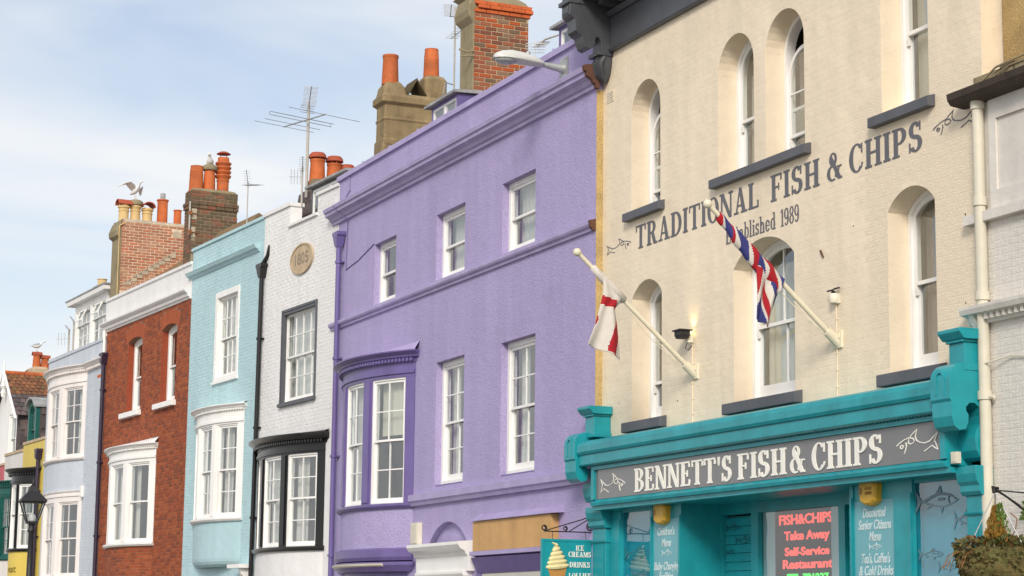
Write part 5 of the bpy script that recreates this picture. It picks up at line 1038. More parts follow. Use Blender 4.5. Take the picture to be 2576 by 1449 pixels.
# brown brick stack on its party wall with the red house
U0, U1, V0, V1 = -.98, -.45, .07, 1.22
st = MB(); st.box(U0+.01, U1-.01, V0+.01, V1, 9.9, 11.70); stk = st.build('chimney_stack', M_mortarg, bl)
bricks(stk, M_stackB, 0, V1-V0, 10.30, 11.86, org=(U1-.01, V0+.005), rotz=PI/2, H=.0825, LEN=.232, joint=.012, proud=.010, nobj=300, seed=7, holes=[rect(-.02, .13, 11.14, 11.40), rect(-.02, .10, 10.70, 10.95)])
bricks(stk, M_stackB, 0, U1-U0-.005, 10.0, 11.86, org=(U0+.005, V0+.01), H=.0825, LEN=.232, joint=.012, proud=.010, nobj=200, seed=8)
for zz, e in ((11.42, .03), (11.505, .045)):
    for k in range(6): c = MB(); a = V0-e+k*.215; c.box(U1+.004, U1+e, a, min(a+.205, V1+.02), zz, zz+.075); c.build('band_brick', M_stackB, stk)
    for k in range(3): c = MB(); a = U0-.01+k*.2; c.box(a, min(a+.19, U1+.003), V0-e, V0-.004, zz, zz+.075); c.build('band_brick', M_stackB, stk)
st = MB(); st.box(U0+.01, U1-.011, V0+.01, V1, 11.70, 11.865); st.loft([[(x, y, z) for x, y in oct_(U0+e, U1-e, V0+e, V1-e, .03)] for e, z in ((.01, 11.866), (.04, 11.91), (.12, 11.94))]); st.build('flaunching', M_render, stk)
pot(stk, -.72, .25, 11.90, 12.50, .175, M_terra, 'ringed'); pot(stk, -.72, .58, 11.90, 12.46, .15, M_terra, 'ringed'); cowl(stk, -.72, .58, 12.46, .15, M_render, 'cap'); pot(stk, -.72, .92, 11.90, 12.78, .16, M_terra, 'beehive'); cowl(stk, -.72, .92, 12.78, .17, M_terrad, 'disc')
st = MB(); st.box(U1+.001, U1+.012, V0-.0, V0+.13, 11.14, 11.40); st.box(U1+.001, U1+.012, V0+.0, V0+.10, 10.70, 10.95); st.build('cement_patch', mat('pale_cement', (.46, .38, .28), .9, .2, 6, .1, .3, 40), stk)
st = MB(); st.tube([(U1+.05, V0-.06, 10.75), (U1+.05, V0-.06, 11.55)], .022, 8); st.build('bracket_post', M_mast, stk)
for z in (11.28, 10.82): st = MB(); st.box(U1-.02, U1+.09, V0-.08, V0-.012, z-.05, z+.04); st.tube([(U1+.03, V0-.02, z), (U1+.03, V0+.14, z-.01)], .012, 6); st.build('rusty_clamp', M_rust, stk)

# ------------------------------------------------------------------ red brick house
rd = root('red_brick_house', 'rd', 'red brick house with white parapet and white curved bay window', 'house')
BW = Bow(.84, 4.56, .39); wins = [(1.92, 3.10), (4.64, 5.78)]; hr = [arch_hole(a, b, 6.85, segm(a, b, 8.74, .10)) for a, b in wins]; hb_ = rect(1.0, 4.4, 3.54, 5.48)
w_ = wall(rd, rect(0, 6.75, 0, 10.0), hr+[hb_], .26, M_mortar); shellbox(rd, 6.75, .262, 8, 0, 9.3, M_mortar)
RDP = .16; BH = []
for a, b in wins:
    c = (a+b)/2; R_, zc, _ = segm(a, b, 8.74, .10); a0 = math.asin((b-c)/R_)*1.12; ni = 15; zo = R_+.34
    BH.append([(c+R_*math.sin(-a0), 8.66), (c+R_*math.sin(a0), 8.66), (c+zo*math.sin(a0), zc+zo*math.cos(a0))]+[(c+zo*math.sin(a0-2*a0*i/8), zc+zo*math.cos(a0-2*a0*i/8)) for i in range(1, 9)])
    for i in range(ni):
        t0, t1 = -a0+2*a0*i/ni+.0012, -a0+2*a0*(i+1)/ni-.0012; v_ = MB(); v_.prism([(c+R_*math.sin(t0), zc+R_*math.cos(t0)), (c+R_*math.sin(t1), zc+R_*math.cos(t1)), (c+zo*math.sin(t1), zc+zo*math.cos(t1)), (c+zo*math.sin(t0), zc+zo*math.cos(t0))], (), -.008, 0); v_.build('arch_brick', M_gauged, w_)
bricks(w_, M_red, .02, 6.74, 2.5, 9.15, hr+BH+[rect(.86, 4.54, 2.3, 5.95)], proud=.006, H=.0765, LEN=.228, joint=.0085, nobj=300, bond='flemish', seed=9, objzone=lambda b: b[2] > 5.9)
for a, b in wins:      # brick-lined reveals
    for x, sg in ((a, 1), (b, -1)): q = MB(); q.box(min(x, x+sg*.004), max(x, x+sg*.004), .0, RDP, 6.85, 8.62); q.build('reveal', mat('shaded_soft_red_brick', (.27, .055, .022), .85, .2, 14, .1, .3, 30), w_)
q = MB(); q.prof([(.0, 9.15), (-.04, 9.155), (-.06, 9.20), (-.09, 9.21), (-.11, 9.27), (-.16, 9.31), (-.19, 9.345), (-.19, 9.385), (-.15, 9.40), (-.012, 9.43), (-.012, 9.96), (-.05, 9.97), (-.05, 10.04), (.3, 10.06), (.3, 9.15)], -.10, 6.74); q.build('parapet', M_white, rd)
for a, b in wins:
    sash(rd, a+.006, b-.006, 6.86, 8.735, RDP, cols=1, rows=(1, 1), arc=segm(a+.006, b-.006, 8.735, .10), fwid=.10, sw=.055, cur='full' if a < 3 else 'right', split=7.75, cm_=M_taupe if a < 3 else M_curtain)
    q = MB(); q.box(a-.22, b+.10, -.12, .16, 6.715, 6.845); q.build('sill', M_wood, rd, bevel=.008)
ap = bow_window(rd, BW, .91, .32, 3.54, 5.48, 5.59, 5.78, 5.92, M_wood, M_wood, cols=1, rows=(1, 1), base=.0, basem=M_mortar, roofz=.14, roofm=M_white, meet=4.53, curs=('sides', 'left', 'sides'), proj=.16)
bricks(ap, M_red, -BW.S/2, BW.S/2, 2.3, 3.44, proud=.006, H=.0765, nobj=0, f=BW.f, seed=10)
pipe(rd, M_pipebrown, .06, 1.5, 8.36, v=-.08, r=.055)
q = MB(); q.tube([(.02, -.07, 9.2), (.03, -.07, 8.62)], .04, 8); q.build('outlet_pipe', M_wood, rd)
q = MB(); q.add([(.1, .30, 10.08), (6.7, .30, 10.08), (6.7, 2.3, 11.52), (.1, 2.3, 11.52), (.1, 4.4, 9.9), (6.7, 4.4, 9.9), (.1, .3, 9.6), (6.7, .3, 9.6)], [(0, 1, 2, 3), (3, 2, 5, 4), (0, 1, 7, 6), (0, 3, 4, 6), (1, 2, 5, 7)]); q.build('roof', M_roof, rd)
# long salmon brick stack on its left party wall
U0, U1, V0, V1 = -.58, .10, .22, 2.25
st = MB(); st.box(U0+.02, U1-.01, V0+.02, V1, 9.2, 12.19); stk = st.build('chimney_stack', M_mortarp, rd)
bricks(stk, M_stackA, 0.02, V1-V0, 10.30, 12.16, org=(U1-.01, V0), rotz=PI/2, H=.0775, LEN=.235, joint=.016, proud=.009, nobj=300, seed=12, pref=lambda b: -b[2], holes=[rect(1.44, 1.68, 11.85, 12.02)])
st = MB(); st.box(U0, U1+.012, V0-.02, V0+.019, 9.2, 11.95); st.loft([[(x, y, z) for x, y in oct_(U0-e, U1+.012, V0-.02-e, V0+.03, .03)] for e, z in ((0, 11.70), (.08, 11.78), (.09, 11.92), (.02, 12.14), (-.05, 12.22))]); st.box(U0, U0+.019, V0+.02, V1, 9.2, 12.1); st.build('cement_render', M_render, stk)
st = MB(); st.box(U1-.009, U1+.002, V0+1.45, V0+1.67, 11.855, 12.015); st.build('cement_patch', MATS['pale_cement'], stk)
st = MB(); st.loft([[(x, y, z) for x, y in oct_(U0+e, U1-e, V0+e, V1-e, .03)] for e, z in ((.0, 12.17), (.04, 12.22), (.1, 12.26))]); st.build('flaunching', MATS['pale_cement'], stk)
for k in range(9): st = MB(); z = 10.44+k*.105; st.add([(U1+.001, V0+.02+.15*k, z), (U1+.001, V0+.34+.15*k, z+.19), (U1+.001, V0+.34+.15*k, z+.02), (U1+.016, V0+.02+.15*k, z), (U1+.016, V0+.34+.15*k, z+.19), (U1+.016, V0+.34+.15*k, z+.02)], [(0, 1, 2), (3, 4, 5), (0, 1, 4, 3), (1, 2, 5, 4), (2, 0, 3, 5)]); st.build('step_flashing', MATS['pale_cement'], stk)
pot(stk, -.24, .16+.22, 12.22, 12.66, .15, M_buff, 'buff'); cowl(stk, -.24, .38, 12.67, .155, M_terrad, 'half'); pot(stk, -.24, .70, 12.22, 12.70, .15, M_buff, 'buff'); cowl(stk, -.24, .70, 12.72, .16, M_render, 'cap'); pot(stk, -.24, 1.03, 12.22, 12.64, .15, M_buff, 'buff'); cowl(stk, -.24, 1.03, 12.65, .155, M_terrad, 'halfv')
pot(stk, -.24, 1.45, 12.22, 12.92, .145, M_terra, 'straight'); pot(stk, -.24, 1.88, 12.22, 12.68, .105, M_terra, 'straight')
st = MB(); st.lathe(-.24, 1.45, [(.10, 12.90), (.06, 12.96), (.07, 12.97), (.07, 13.09), (.055, 13.1)], 14); st.build('flue_terminal', M_lead, stk, smooth=True)
st = MB(); st.tube([(U1+.03, V0-.05, 12.02), (U1+.03, V0-.04, 10.2), (U1-.02, V0-.04, 9.9)], .014, 6); st.tube([(U1+.03, V0-.05, 12.02), (U1+.03, V0+.1, 12.12)], .018, 6); st.build('cable', M_buff, stk)

# ------------------------------------------------------------------ grey-blue house
lb = root('grey_blue_house', 'lb', 'pale grey blue painted house with two storey curved bay and white attic dormer', 'house')
BU, BLo = Bow(.43, 4.26, .39), Bow(.43, 4.26, .40); hw = [rect(.6, 4.1, 6.02, 7.93), rect(.6, 4.1, 2.80, 4.82)]
w_ = wall(lb, rect(0, 6, 0, 8.98), hw, .26, M_lb); shellbox(lb, 6, .262, 8, 0, 8.5, M_lb)
bricks(w_, M_lb, 4.2, 5.98, 2.5, 8.33, proud=.0032, joint=.010, nobj=300, seed=13, jit=.5)
q = MB(); q.prof([(-.03, 8.982), (.30, 8.982), (.30, 9.07), (-.03, 9.06)], 0, 5.98); q.build('coping', M_lb, lb)
bow_window(lb, BU, .99, .33, 6.02, 7.93, 8.06, 8.30, 8.50, M_blush, M_blush, base=5.11, basem=M_lb, meet=7.0, curs=('full', 'sides', 'right'), proj=.19, roofz=.06)
bow_window(lb, BLo, .99, .33, 2.82, 4.82, 4.98, 5.07, 5.108, M_blush, M_blush, base=1.0, basem=M_lb, meet=3.84, curs=('full', 'left', None), dent=False, proj=.05, roof=False)
q = MB(); q.prof([(0, 8.30), (-.03, 8.30), (-.05, 8.36), (-.10, 8.39), (-.15, 8.45), (-.19, 8.476), (-.19, 8.50), (0, 8.54)], 4.36, 6.05)
for k in range(16): q.box(4.40+k*.1, 4.455+k*.1, -.10, -.035, 8.315, 8.37)
q.build('cornice', M_blush, lb)
q = MB(); q.box(5.25, 5.65, -.008, -.003, 8.02, 8.10)
for k in range(5): q.box(5.27+k*.075, 5.31+k*.075, -.011, -.008, 8.03, 8.09)
q.build('air_brick', M_terra, lb)
q = MB(); q.box(4.27, 4.42, -.08, -.002, 4.92, 5.22); q.lathe(4.345, -.04, [(.03, 4.88), (.03, 4.92)], 10); place(q.build('alarm_box', M_wood, None, bevel=.008), 'lb', 'small white box on the grey blue wall beside the lower bay', 'alarm box')
dz = .35; q = MB(); q.box(1.35, 1.43, dz, 2.4, 9.0, 10.50); q.box(4.55, 4.70, dz, 2.4, 9.0, 10.50); q.box(1.43, 4.55, dz, dz+.08, 9.0, 9.14); q.box(1.43, 4.55, dz, dz+.08, 10.32, 10.50); q.box(2.92, 3.05, dz, dz+.08, 9.14, 10.32); q.box(1.4, 4.6, 1.5, 1.52, 9.0, 10.5); dm = q.build('attic_dormer', M_wood, lb)
q = MB(); q.prof([(dz-.18, 10.50), (2.5, 10.50), (2.5, 10.70), (dz-.20, 10.62)], 1.05, 4.95); q.build('dormer_roof', M_wood, dm); q = MB(); q.prof([(dz-.22, 10.625), (2.5, 10.705), (2.5, 10.74), (dz-.22, 10.66)], 1.0, 5.0); q.build('roof_lead', M_lead, dm)
for a, b in ((1.43, 2.92), (3.05, 4.55)): sash(lb, a+.003, b-.003, 9.143, 10.317, dz+.01, cols=3, rows=(1, 2), fwid=.04, sw=.04, cur='full', split=9.9)
for a in (1.9, 3.55):
    q = MB(lambda x, y, z, a=a: (x, dz+.0+(z-10.28)*.45+y, z)); q.prism(rect(a, a+.62, 9.95, 10.28), [rect(a+.05, a+.57, 10.0, 10.23)], -.02, .02); q.build('open_casement', M_wood, dm)
st = MB(); st.box(1.8, 2.3, .7, 1.15, 10.6, 11.02); stk = st.build('chimney_stack', M_render, lb); pot(stk, 2.0, .91, 11.0, 11.24, .13, M_buff, 'straight')

# ------------------------------------------------------------------ far left trio
yh = root('yellow_house', 'ye', 'yellow rendered house with black curved bay at the far left', 'house', at=(3.45, 0, 0))
BW = Bow(.0, 2.05, .50); wall(yh, rect(0, 2.54, 0, 6.80), [rect(.2, 1.9, 3.72, 5.55)], .26, M_yellow); shellbox(yh, 2.54, .262, 7, 0, 6.7, M_yellow)
q = MB(); q.box(0, 2.54, -.03, .3, 6.802, 6.88); q.build('coping', M_plaque, yh)
bow_window(yh, BW, .62, .14, 3.70, 5.55, 5.62, 5.80, 6.0, M_black, M_wood, cols=2, rows=(2, 2), base=0, basem=M_yellow, roofm=M_black, roofz=.06, meet=4.7, curs=('full', 'left', 'left'), proj=.22)
pipe(yh, M_pipebrown, 2.20, 1.0, 6.30, v=-.09, r=.06, collars=(1.3,))
textmesh('eat', .0, .5, 3.02, .3, BW.f, mat('olive_letter', (.2, .15, .02), .7), yh, 'wall_lettering', y=-.012)
gw = root('grey_white_house', 'ye', 'off white rendered house between the yellow and raspberry houses at far left', 'house', at=(1.16, 0, 0))
wall(gw, rect(0, 2.28, 0, 6.62), [rect(.2, 1.9, 3.52, 5.3)], .26, M_greyw); shellbox(gw, 2.28, .262, 7, 0, 6.5, M_greyw)
q = MB(); q.box(0, 2.28, -.03, .3, 6.622, 6.70); q.build('coping', M_plaque, gw)
bow_window(gw, Bow(.05, 2.1, .48), .6, .14, 3.50, 5.30, 5.38, 5.56, 5.76, M_green, M_green, cols=2, rows=(2, 2), base=0, basem=M_greyw, roofm=M_green, roofz=.06, meet=4.4, curs=('full', 'left', 'left'), proj=.2)
pk = root('raspberry_house', 'ye', 'raspberry red rendered house at the extreme left edge', 'house', at=(-5, 0, 0))
kh = [rect(1.0, 2.1, 3.4, 5.3), rect(3.3, 4.4, 3.4, 5.3)]; wall(pk, rect(0, 6.15, 0, 6.36), kh, .26, M_pink)
for h_ in kh: sash(pk, h_[0][0]+.003, h_[1][0]-.003, 3.4, 5.297, .10, cols=2, rows=(2, 2), cur='sides')
shellbox(pk, 6.15, .262, 7, 0, 6.3, M_pink); q = MB(); q.box(0, 6.15, -.03, .3, 6.362, 6.43); q.build('coping', M_plaque, pk)
def sheetbox(mb, P, n, t):   # quad P lifted to thickness t along n
    n = Vector(n).normalized()*t; mb.add([tuple(p) for p in P]+[tuple(Vector(p)+n) for p in P], [(0, 1, 2, 3), (4, 5, 6, 7), (0, 1, 5, 4), (1, 2, 6, 5), (2, 3, 7, 6), (3, 0, 4, 7)])
def slates(parent, O, ex, ey, n, nx_, ny_, m, name='slate', lap=.25, seed=1):   # O corner, ex across, ey up-slope: each slate a piece
    r = random.Random(seed); O, ex, ey, n = Vector(O), Vector(ex), Vector(ey), Vector(n).normalized()
    for j in range(ny_):
        for i in range(nx_):
            a = (i+(.5 if j % 2 else 0))/nx_; b = min(1, (i+1+(.5 if j % 2 else 0))/nx_-.012)
            if a >= .99: continue
            y0, y1 = j/ny_-.02, min(1.0, (j+1+lap)/ny_); li = n*(.022+r.uniform(0, .008)); l2 = n*.004
            P = [O+ex*a+ey*y0+li, O+ex*b+ey*y0+li, O+ex*b+ey*y1+l2, O+ex*a+ey*y1+l2]; mb = MB(); sheetbox(mb, P, n, .012); mb.build(name, m, parent)
# gabled slate-hung dormer on the raspberry house (frame origin u=-5)
q = MB(); apx, hw_ = 4.75, 1.5; q.prism([(apx-hw_, 6.3), (apx+hw_-.06, 6.3), (apx+hw_-.06, 8.0), (apx, 9.25), (apx-hw_, 8.0)], [rect(apx+.42, apx+hw_-.16, 6.5, 8.0)], .30, .40); gd = q.build('gabled_dormer', M_wood, pk)
sash(pk, apx+.424, apx+hw_-.164, 6.5, 7.996, .33, cols=1, rows=(1, 1), fwid=.07, cur='full')
q = MB(); 
for sg in (1, -1): sheetbox(q, [(apx, .12, 9.38), (apx, .20, 9.38), (apx+sg*(hw_+.2), .20, 7.9), (apx+sg*(hw_+.2), .12, 7.9)], (sg*.7, 0, -.7), .16)
q.lathe(apx, .16, [(.05, 8.6), (.09, 8.75), (.05, 8.85), (.11, 8.95), (.07, 9.05), (.05, 9.3), (.015, 9.75)], 10); q.build('bargeboard', M_wood, gd)
q = MB(); nrm = Vector((1.48, 0, 1.7)); 
for sg in (1, -1): q.add([(apx, .2, 9.37), (apx, 4.5, 9.37), (apx+sg*(hw_+.18), 4.5, 7.9), (apx+sg*(hw_+.18), .2, 7.9)], [(0, 1, 2, 3)])
rf = q.build('roof', M_slate, pk); s1 = Vector((apx+hw_+.18, .2, 7.9)); ey = Vector((apx, .2, 9.37))-s1
slates(rf, s1, (0, 2.4, 0), ey*.5, (1.47, 0, 1.68), 14, 5, M_slate, seed=3); slates(rf, s1+ey*.5, (0, 2.4, 0), ey*.48, (1.47, 0, 1.68), 14, 6, M_tile, 'roof_tile', seed=4)
for k in range(9): c = MB(); c.tube([(apx, .2+k*.30, 9.38), (apx, .49+k*.30, 9.38)], .075, 10); c.build('ridge_tile', M_terra, rf)
q = MB(); q.box(apx+hw_-.06, apx+hw_, .30, 4.0, 6.0, 8.0); ck = q.build('dormer_cheek', M_slate, pk); slates(ck, (apx+hw_, .40, 6.2), (0, 2.2, 0), (0, 0, 1.75), (1, 0, 0), 8, 8, M_slate, seed=5)
# green barrel dormer on the grey-white house (frame origin u=1.16)
q = MB(); a, b = 1.45, 2.40; ar = semi(a, b, 8.22); q.prism(arch_hole(a, b, 6.62, segm(a, b, 8.20, .24)), [arch_hole(a+.12, b-.12, 6.8, segm(a+.12, b-.12, 8.05, .2))], .30, .42); gd = q.build('barrel_dormer', M_green, gw)
sash(gw, a+.124, b-.124, 6.8, 8.046, .33, cols=2, rows=(1, 1), arc=segm(a+.124, b-.124, 8.046, .2), m=M_green, fwid=.04, cur='left')
q = MB(); A = arcpts((a+b)/2, segm(a-.07, b+.07, 8.30, .27)[1], segm(a-.07, b+.07, 8.30, .27)[0], a-.07, b+.07, 14); q.strip(A, [(x, z-.06) for x, z in A], .20, 2.4); q.build('dormer_roof', M_lead, gw)
q = MB(); q.box(b-.06, b, .42, 2.4, 6.4, 8.02); ck = q.build('dormer_cheek', M_slate, gw); slates(ck, (b, .46, 6.5), (0, 1.9, 0), (0, 0, 1.5), (1, 0, 0), 8, 7, M_slate, seed=6)
q = MB(); q.add([(0, .3, 6.5), (2.28, .3, 6.5), (2.28, 1.6, 8.2), (0, 1.6, 8.2)], [(0, 1, 2, 3)]); q.build('roof', M_slate, gw)
q = MB(); q.add([(0, .3, 6.7), (2.5, .3, 6.7), (2.5, 1.8, 8.0), (0, 1.8, 8.0)], [(0, 1, 2, 3)]); q.build('roof', M_slate, yh)
leaves('roof_weed', M_leafD, 120, lambda r: ((2.05+r.uniform(-.25, .15), .30+r.uniform(0, .2), 6.88+r.uniform(0, .35)), (r.uniform(-.5, .5), r.uniform(-.5, .3), 1)), .10, yh, 9)
st = MB(); st.box(2.9, 3.5, 1.40, 1.82, 6.0, 9.72); st.loft([[(x, y, z) for x, y in oct_(2.9-e, 3.5+e, 1.40-e, 1.82+e, .02)] for e, z in ((.0, 9.5), (.05, 9.54), (.05, 9.72), (0, 9.80))]); stk = st.build('chimney_stack', M_plaque, pk)
pot(stk, 3.3, 1.53, 9.78, 10.22, .13, M_terra); cowl(stk, 3.3, 1.53, 10.19, .12, M_terrad, 'half'); pot(stk, 3.3, 1.80, 9.78, 10.12, .13, M_terra); cowl(stk, 3.3, 1.80, 10.10, .12, M_terrad, 'half')
# honey stone building beyond
sb = root('stone_building', 'ye', 'honey coloured stone block building beyond the raspberry house at far left', 'building', at=(-9, .5, 0))
q = MB(); q.box(0, 7.0, 0, 5, 0, 8.15); sw_ = q.build('wall', M_mortarp, sb)
bricks(sw_, M_stone, 0, 2.5, 5.6, 8.15, org=(7.0, 0), rotz=PI/2, H=.30, LEN=.55, joint=.012, proud=.012, nobj=300, seed=14)
q = MB(); q.add([(-.1, -.1, 8.15), (7.1, -.1, 8.15), (7.1, 2.5, 10.6), (-.1, 2.5, 10.6), (7.1, 5.1, 8.15), (-.1, 5.1, 8.15)], [(0, 1, 2, 3), (3, 2, 4, 5), (1, 2, 4), (0, 3, 5)]); q.build('roof', M_tile, sb)

# ------------------------------------------------------------------ aerials
def yagi(mb, p, d, n, lens, perp, r=.005):
    p, d, perp = Vector(p), Vector(d), Vector(perp).normalized(); mb.tube([tuple(p), tuple(p+d)], r*1.6, 6)
    for i in range(n): c = p+d*(i+.3)/n; l = lens[0]+(lens[1]-lens[0])*i/max(1, n-1); mb.tube([tuple(c-perp*l/2), tuple(c+perp*l/2)], r, 5)
ARG = 'television aerials on the roofs'
def aerial(key, label, at, mast, parts, r=.02):
    e = root('television_aerial', key, label, 'aerial', ARG, at=at); b = MB(); b.tube([(0, 0, 0), (0, 0, mast)], r, 8); b.build('mast', M_mast, e)
    for p in parts: b = MB(); p(b); b.build('antenna', M_alu, e)
def big(b):
    p0, p1 = Vector((-.7, -.29, 1.66)), Vector((.8, .07, 1.66)); d = p1-p0; b.tube([tuple(p0), tuple(p1)], .014, 6); pp = Vector((-.23, .97, 0)).normalized()
    for t, l in ((.02, 1.55), (.22, 1.45), (.62, 1.3), (.98, 1.85)): c = p0+d*t; b.tube([tuple(c-pp*l/2), tuple(c+pp*l/2)], .0065, 5)
    c = p0+d*.42+Vector((0, 0, .02)); l = 1.6; q = d.normalized()*.07; b.tube([tuple(c-pp*l/2), tuple(c-pp*l/2-q*.5+Vector((0, 0, .035))), tuple(c-pp*l/2+Vector((0, 0, .07))), tuple(c+pp*l/2+Vector((0, 0, .07))), tuple(c+pp*l/2-q*.5+Vector((0, 0, .035))), tuple(c+pp*l/2), tuple(c-pp*l/2)], .008, 5)
def bigtop(b):
    yagi(b, (.0, 0, 2.0), (1.05, -.37, .16), 16, (.30, .30), (.33, .94, 0), .006)
    for k in range(4): b.tube([(-.08, -.16, 1.88+k*.05), (-.08, .16, 1.88+k*.05)], .006, 5)
aerial('wh', 'large television aerial with wide cross bars on a tall pole above the white house', (1.0, .53, 10.6), 2.08, [big, bigtop], .034)
aerial('wh', 'small aerial with upright rods just left of the large aerial pole', (1.5, .23, 10.3), .85, [lambda b: yagi(b, (0, 0, .75), (.5, -.2, .2), 8, (.16, .16), (.3, .9, 0)), lambda b: yagi(b, (0, -.02, .62), (-.1, -.24, .0), 4, (.32, .32), (0, 0, 1))], .022)
aerial('bl', 'slim aerial on a thin pole beside the brown brick chimney of the pale blue house', (3.5, .02, 10.1), 1.20, [lambda b: yagi(b, (0, 0, 1.1), (.3, -.16, .30), 7, (.16, .16), (.3, .9, 0)), lambda b: yagi(b, (0, 0, 1.12), (.2, .16, .0), 6, (.34, .34), (.3, .9, .0))], .014)
def bs1(b): yagi(b, (0, -.10, 1.80), (.75, -.28, .0), 12, (.24, .30), (.3, .9, 0)); b.tube([(0, 0, 1.80), (0, -.12, 1.80)], .01, 5)
def bs2(b): yagi(b, (-.2, .0, 1.42), (.7, .10, .12), 9, (.26, .30), (.3, .95, 0))
def bs3(b): b.tube([(0, .02, .45), (0, -.18, .48), (0, -.22, .25), (0, -.05, .05)], .014, 6)
aerial('pu', 'aerial with two rod arrays on a pole left of the tall brick chimney', (2.5, 1.40, 11.4), 2.0, [bs1, bs2, bs3], .02)
e = root('television_aerial', 'pu', 'short aerial leaning out from the dormer near the cream building', 'aerial', ARG, at=(8.0, 0, 0)); b = MB(); b.tube([(.55, .9, 11.22), (0, .80, 11.24), (-.15, .70, 11.14)], .016, 6); b.build('mast', M_mast, e); b = MB(); yagi(b, (-.1, .84, 11.24), (.3, -.26, -.22), 8, (.22, .22), (.3, .9, .1)); b.build('antenna', M_alu, e)
b = MB()
for k in range(4): b.tube([(.0, .45, 10.98+k*.05), (.1, .75, 10.98+k*.05)], .007, 5)
b.tube([(.05, .6, 10.9), (.05, .6, 11.2)], .007, 5); b.build('reflector', M_plastic, e)
aerial('lb', 'tall thin pole aerial behind the grey blue parapet', (1.0, .42, 9.0), 1.15, [lambda b: yagi(b, (0, 0, 1.05), (.2, .12, -.03), 5, (.12, .12), (.3, .9, 0)), lambda b: yagi(b, (0, 0, 1.1), (.3, -.2, .12), 5, (.1, .1), (.3, .9, 0))], .03)
aerial('lb', 'aerial with upright rods left of the tall thin pole aerial', (1.0, .29, 8.9), .98, [lambda b: yagi(b, (0, 0, .72), (-.15, -.33, -.03), 4, (.36, .36), (0, 0, 1)), lambda b: yagi(b, (0, 0, .95), (.3, -.2, .1), 5, (.12, .12), (.3, .9, 0))], .025)

# ------------------------------------------------------------------ gulls
def gull(key, label, at, rot, spread=False, sit=False):
    e = root('gull', key, label, 'gull', 'gulls on the chimney pots', at=at, rot=rot); e.scale = (.88, .88, .88); b = MB(); up_ = .0 if sit else .11
    SP = [(-.29, .10, .02, .006), (-.22, .10, .05, .022), (-.12, .10, .085, .07), (-.02, .11, .10, .092), (.08, .135, .088, .088), (.14, .185, .056, .062), (.165, .235, .042, .045), (.19, .268, .044, .044), (.222, .272, .036, .034), (.243, .265, .018, .017)]
    if spread: SP = [(x*.72-.0, h*1.0+(x+.29)*.42-.04, w, t) for x, h, w, t in SP]
    n = 14; b.loft([[(x, w*math.cos(2*PI*i/n), h+up_+t*math.sin(2*PI*i/n)) for i in range(n)] for x, h, w, t in SP])
    b.mi = [1 if (not spread and -.26 < sum(b.v[i][0] for i in q)/len(q) < .06 and abs(sum(b.v[i][1] for i in q)/len(q)) > .02 and sum(b.v[i][2] for i in q)/len(q) > .105+up_) else 0 for q in b.q]
    if spread:
        for sg in (1, -1):
            W = [((.02, .05*sg, .34), (-.14, .05*sg, .28)), ((.06, .22*sg, .44), (-.14, .22*sg, .34)), ((.02, .38*sg, .50), (-.16, .36*sg, .42)), ((-.08, .52*sg, .44), (-.20, .48*sg, .38)), ((-.22, .68*sg, .30), (-.25, .66*sg, .28))]
            b.loft([[(p[0], p[1], p[2]+.012), (q[0], q[1], q[2]+.006), (q[0], q[1], q[2]-.004), (p[0], p[1], p[2]-.012)] for p, q in W])
            b.mi += [1 if k > 11 else 0 for k in range(len(b.q)-len(b.mi))]
    b.mi = (b.mi+[0]*len(b.q))[:len(b.q)]
    b.build('body', [M_gull, M_gullg], e, smooth=True)
    hx, hz = (SP[-1][0], SP[-1][1]+up_); b = MB(); b.tube([(hx-.01, 0, hz), (hx+.035, 0, hz-.006), (hx+.055, 0, hz-.018)], [.013, .010, .003], 8); b.build('beak', M_beak, e)
    if not sit:
        b = MB()
        for s_ in (-.035, .035): b.tube([(-.02, s_, up_+.04), (-.01, s_, .05), (-.015, s_, .008)], .007, 6); b.loft([[(-.03, s_-.008, z), (.04, s_-.03, z), (.04, s_+.03, z), (-.03, s_+.008, z)] for z in (.001, .008)])
        b.build('legs', M_beak, e)
gull('rd', 'white gull standing with wings raised on a buff chimney pot', (-.24, .70, 12.84), .75, spread=True)
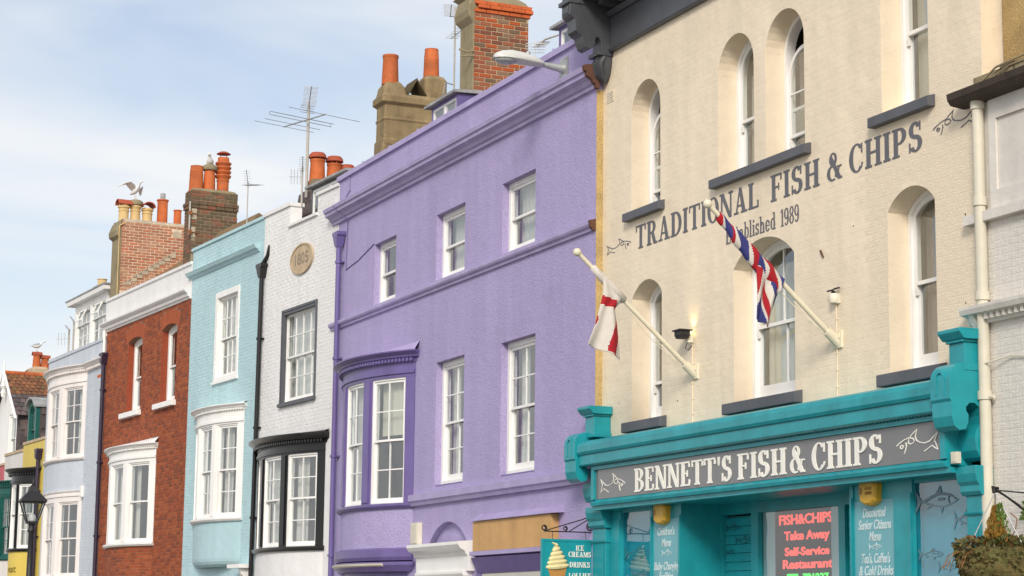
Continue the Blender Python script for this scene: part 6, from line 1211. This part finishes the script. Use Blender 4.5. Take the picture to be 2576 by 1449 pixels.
gull('bl', 'white gull sitting on the middle orange pot of the brown brick chimney', (-.72, .58, 12.55), -.45, sit=True)
gull('ye', 'small grey and white gull standing on the far left orange chimney pot', (-1.70, 1.53, 10.31), 1.4)

# ------------------------------------------------------------------ lamp post on the quay
lp = bpy.data.objects.new('lamp_post', None); COL.objects.link(lp); lp.location = (-8.27, 36, -.155); tag(lp, 'black cast iron lamp post with four sided glass lantern at lower left', 'lamp post')
b = MB(); b.lathe(0, 0, [(.16, 0), (.16, .5), (.12, .6), (.10, 1.0), (.07, 1.05), (.062, 2.3), (.085, 2.34), (.085, 2.40), (.055, 2.44), (.047, 3.28), (.07, 3.32), (.05, 3.38), (.06, 3.45)], 16); b.build('column', M_iron, lp, smooth=True)
zb, zt, wb, wt = 3.46, 3.80, .085, .19
b = MB()
for i in range(4):
    a = PI/4+PI/2*i+.35; c, s_ = math.cos(a)*1.41, math.sin(a)*1.41; b.tube([(wb*c, wb*s_, zb), (wt*c, wt*s_, zt)], .013, 6)
ra = lambda w, z: [(w*1.41*math.cos(PI/4+PI/2*i+.35), w*1.41*math.sin(PI/4+PI/2*i+.35), z) for i in range(4)]
b.loft([ra(wb+.012, zb-.02), ra(wb+.015, zb+.012)]); b.loft([ra(wt+.015, zt), ra(wt+.03, zt+.02), ra(wt+.03, zt+.045), ra(.11, zt+.17), ra(.085, zt+.20), ra(.07, zt+.27), ra(.03, zt+.31)]); b.lathe(0, 0, [(.02, zt+.30), (.035, zt+.33), (.02, zt+.36), (.008, zt+.42)], 10); b.build('lantern_frame', M_iron, lp)
for i in range(4):
    p, q = ra(wb, zb+.012), ra(wt, zt); c = MB(); j = (i+1) % 4; sheetbox(c, [p[i], p[j], q[j], q[i]], (p[i][0]+p[j][0], p[i][1]+p[j][1], -.5), .003); c.build('pane', GLASS, lp)
b = MB(); b.lathe(0, 0, [(.03, zb), (.065, zb+.03), (.07, zb+.10), (.05, zb+.14)], 14); b.build('lamp_bulb', M_wood, lp, smooth=True)
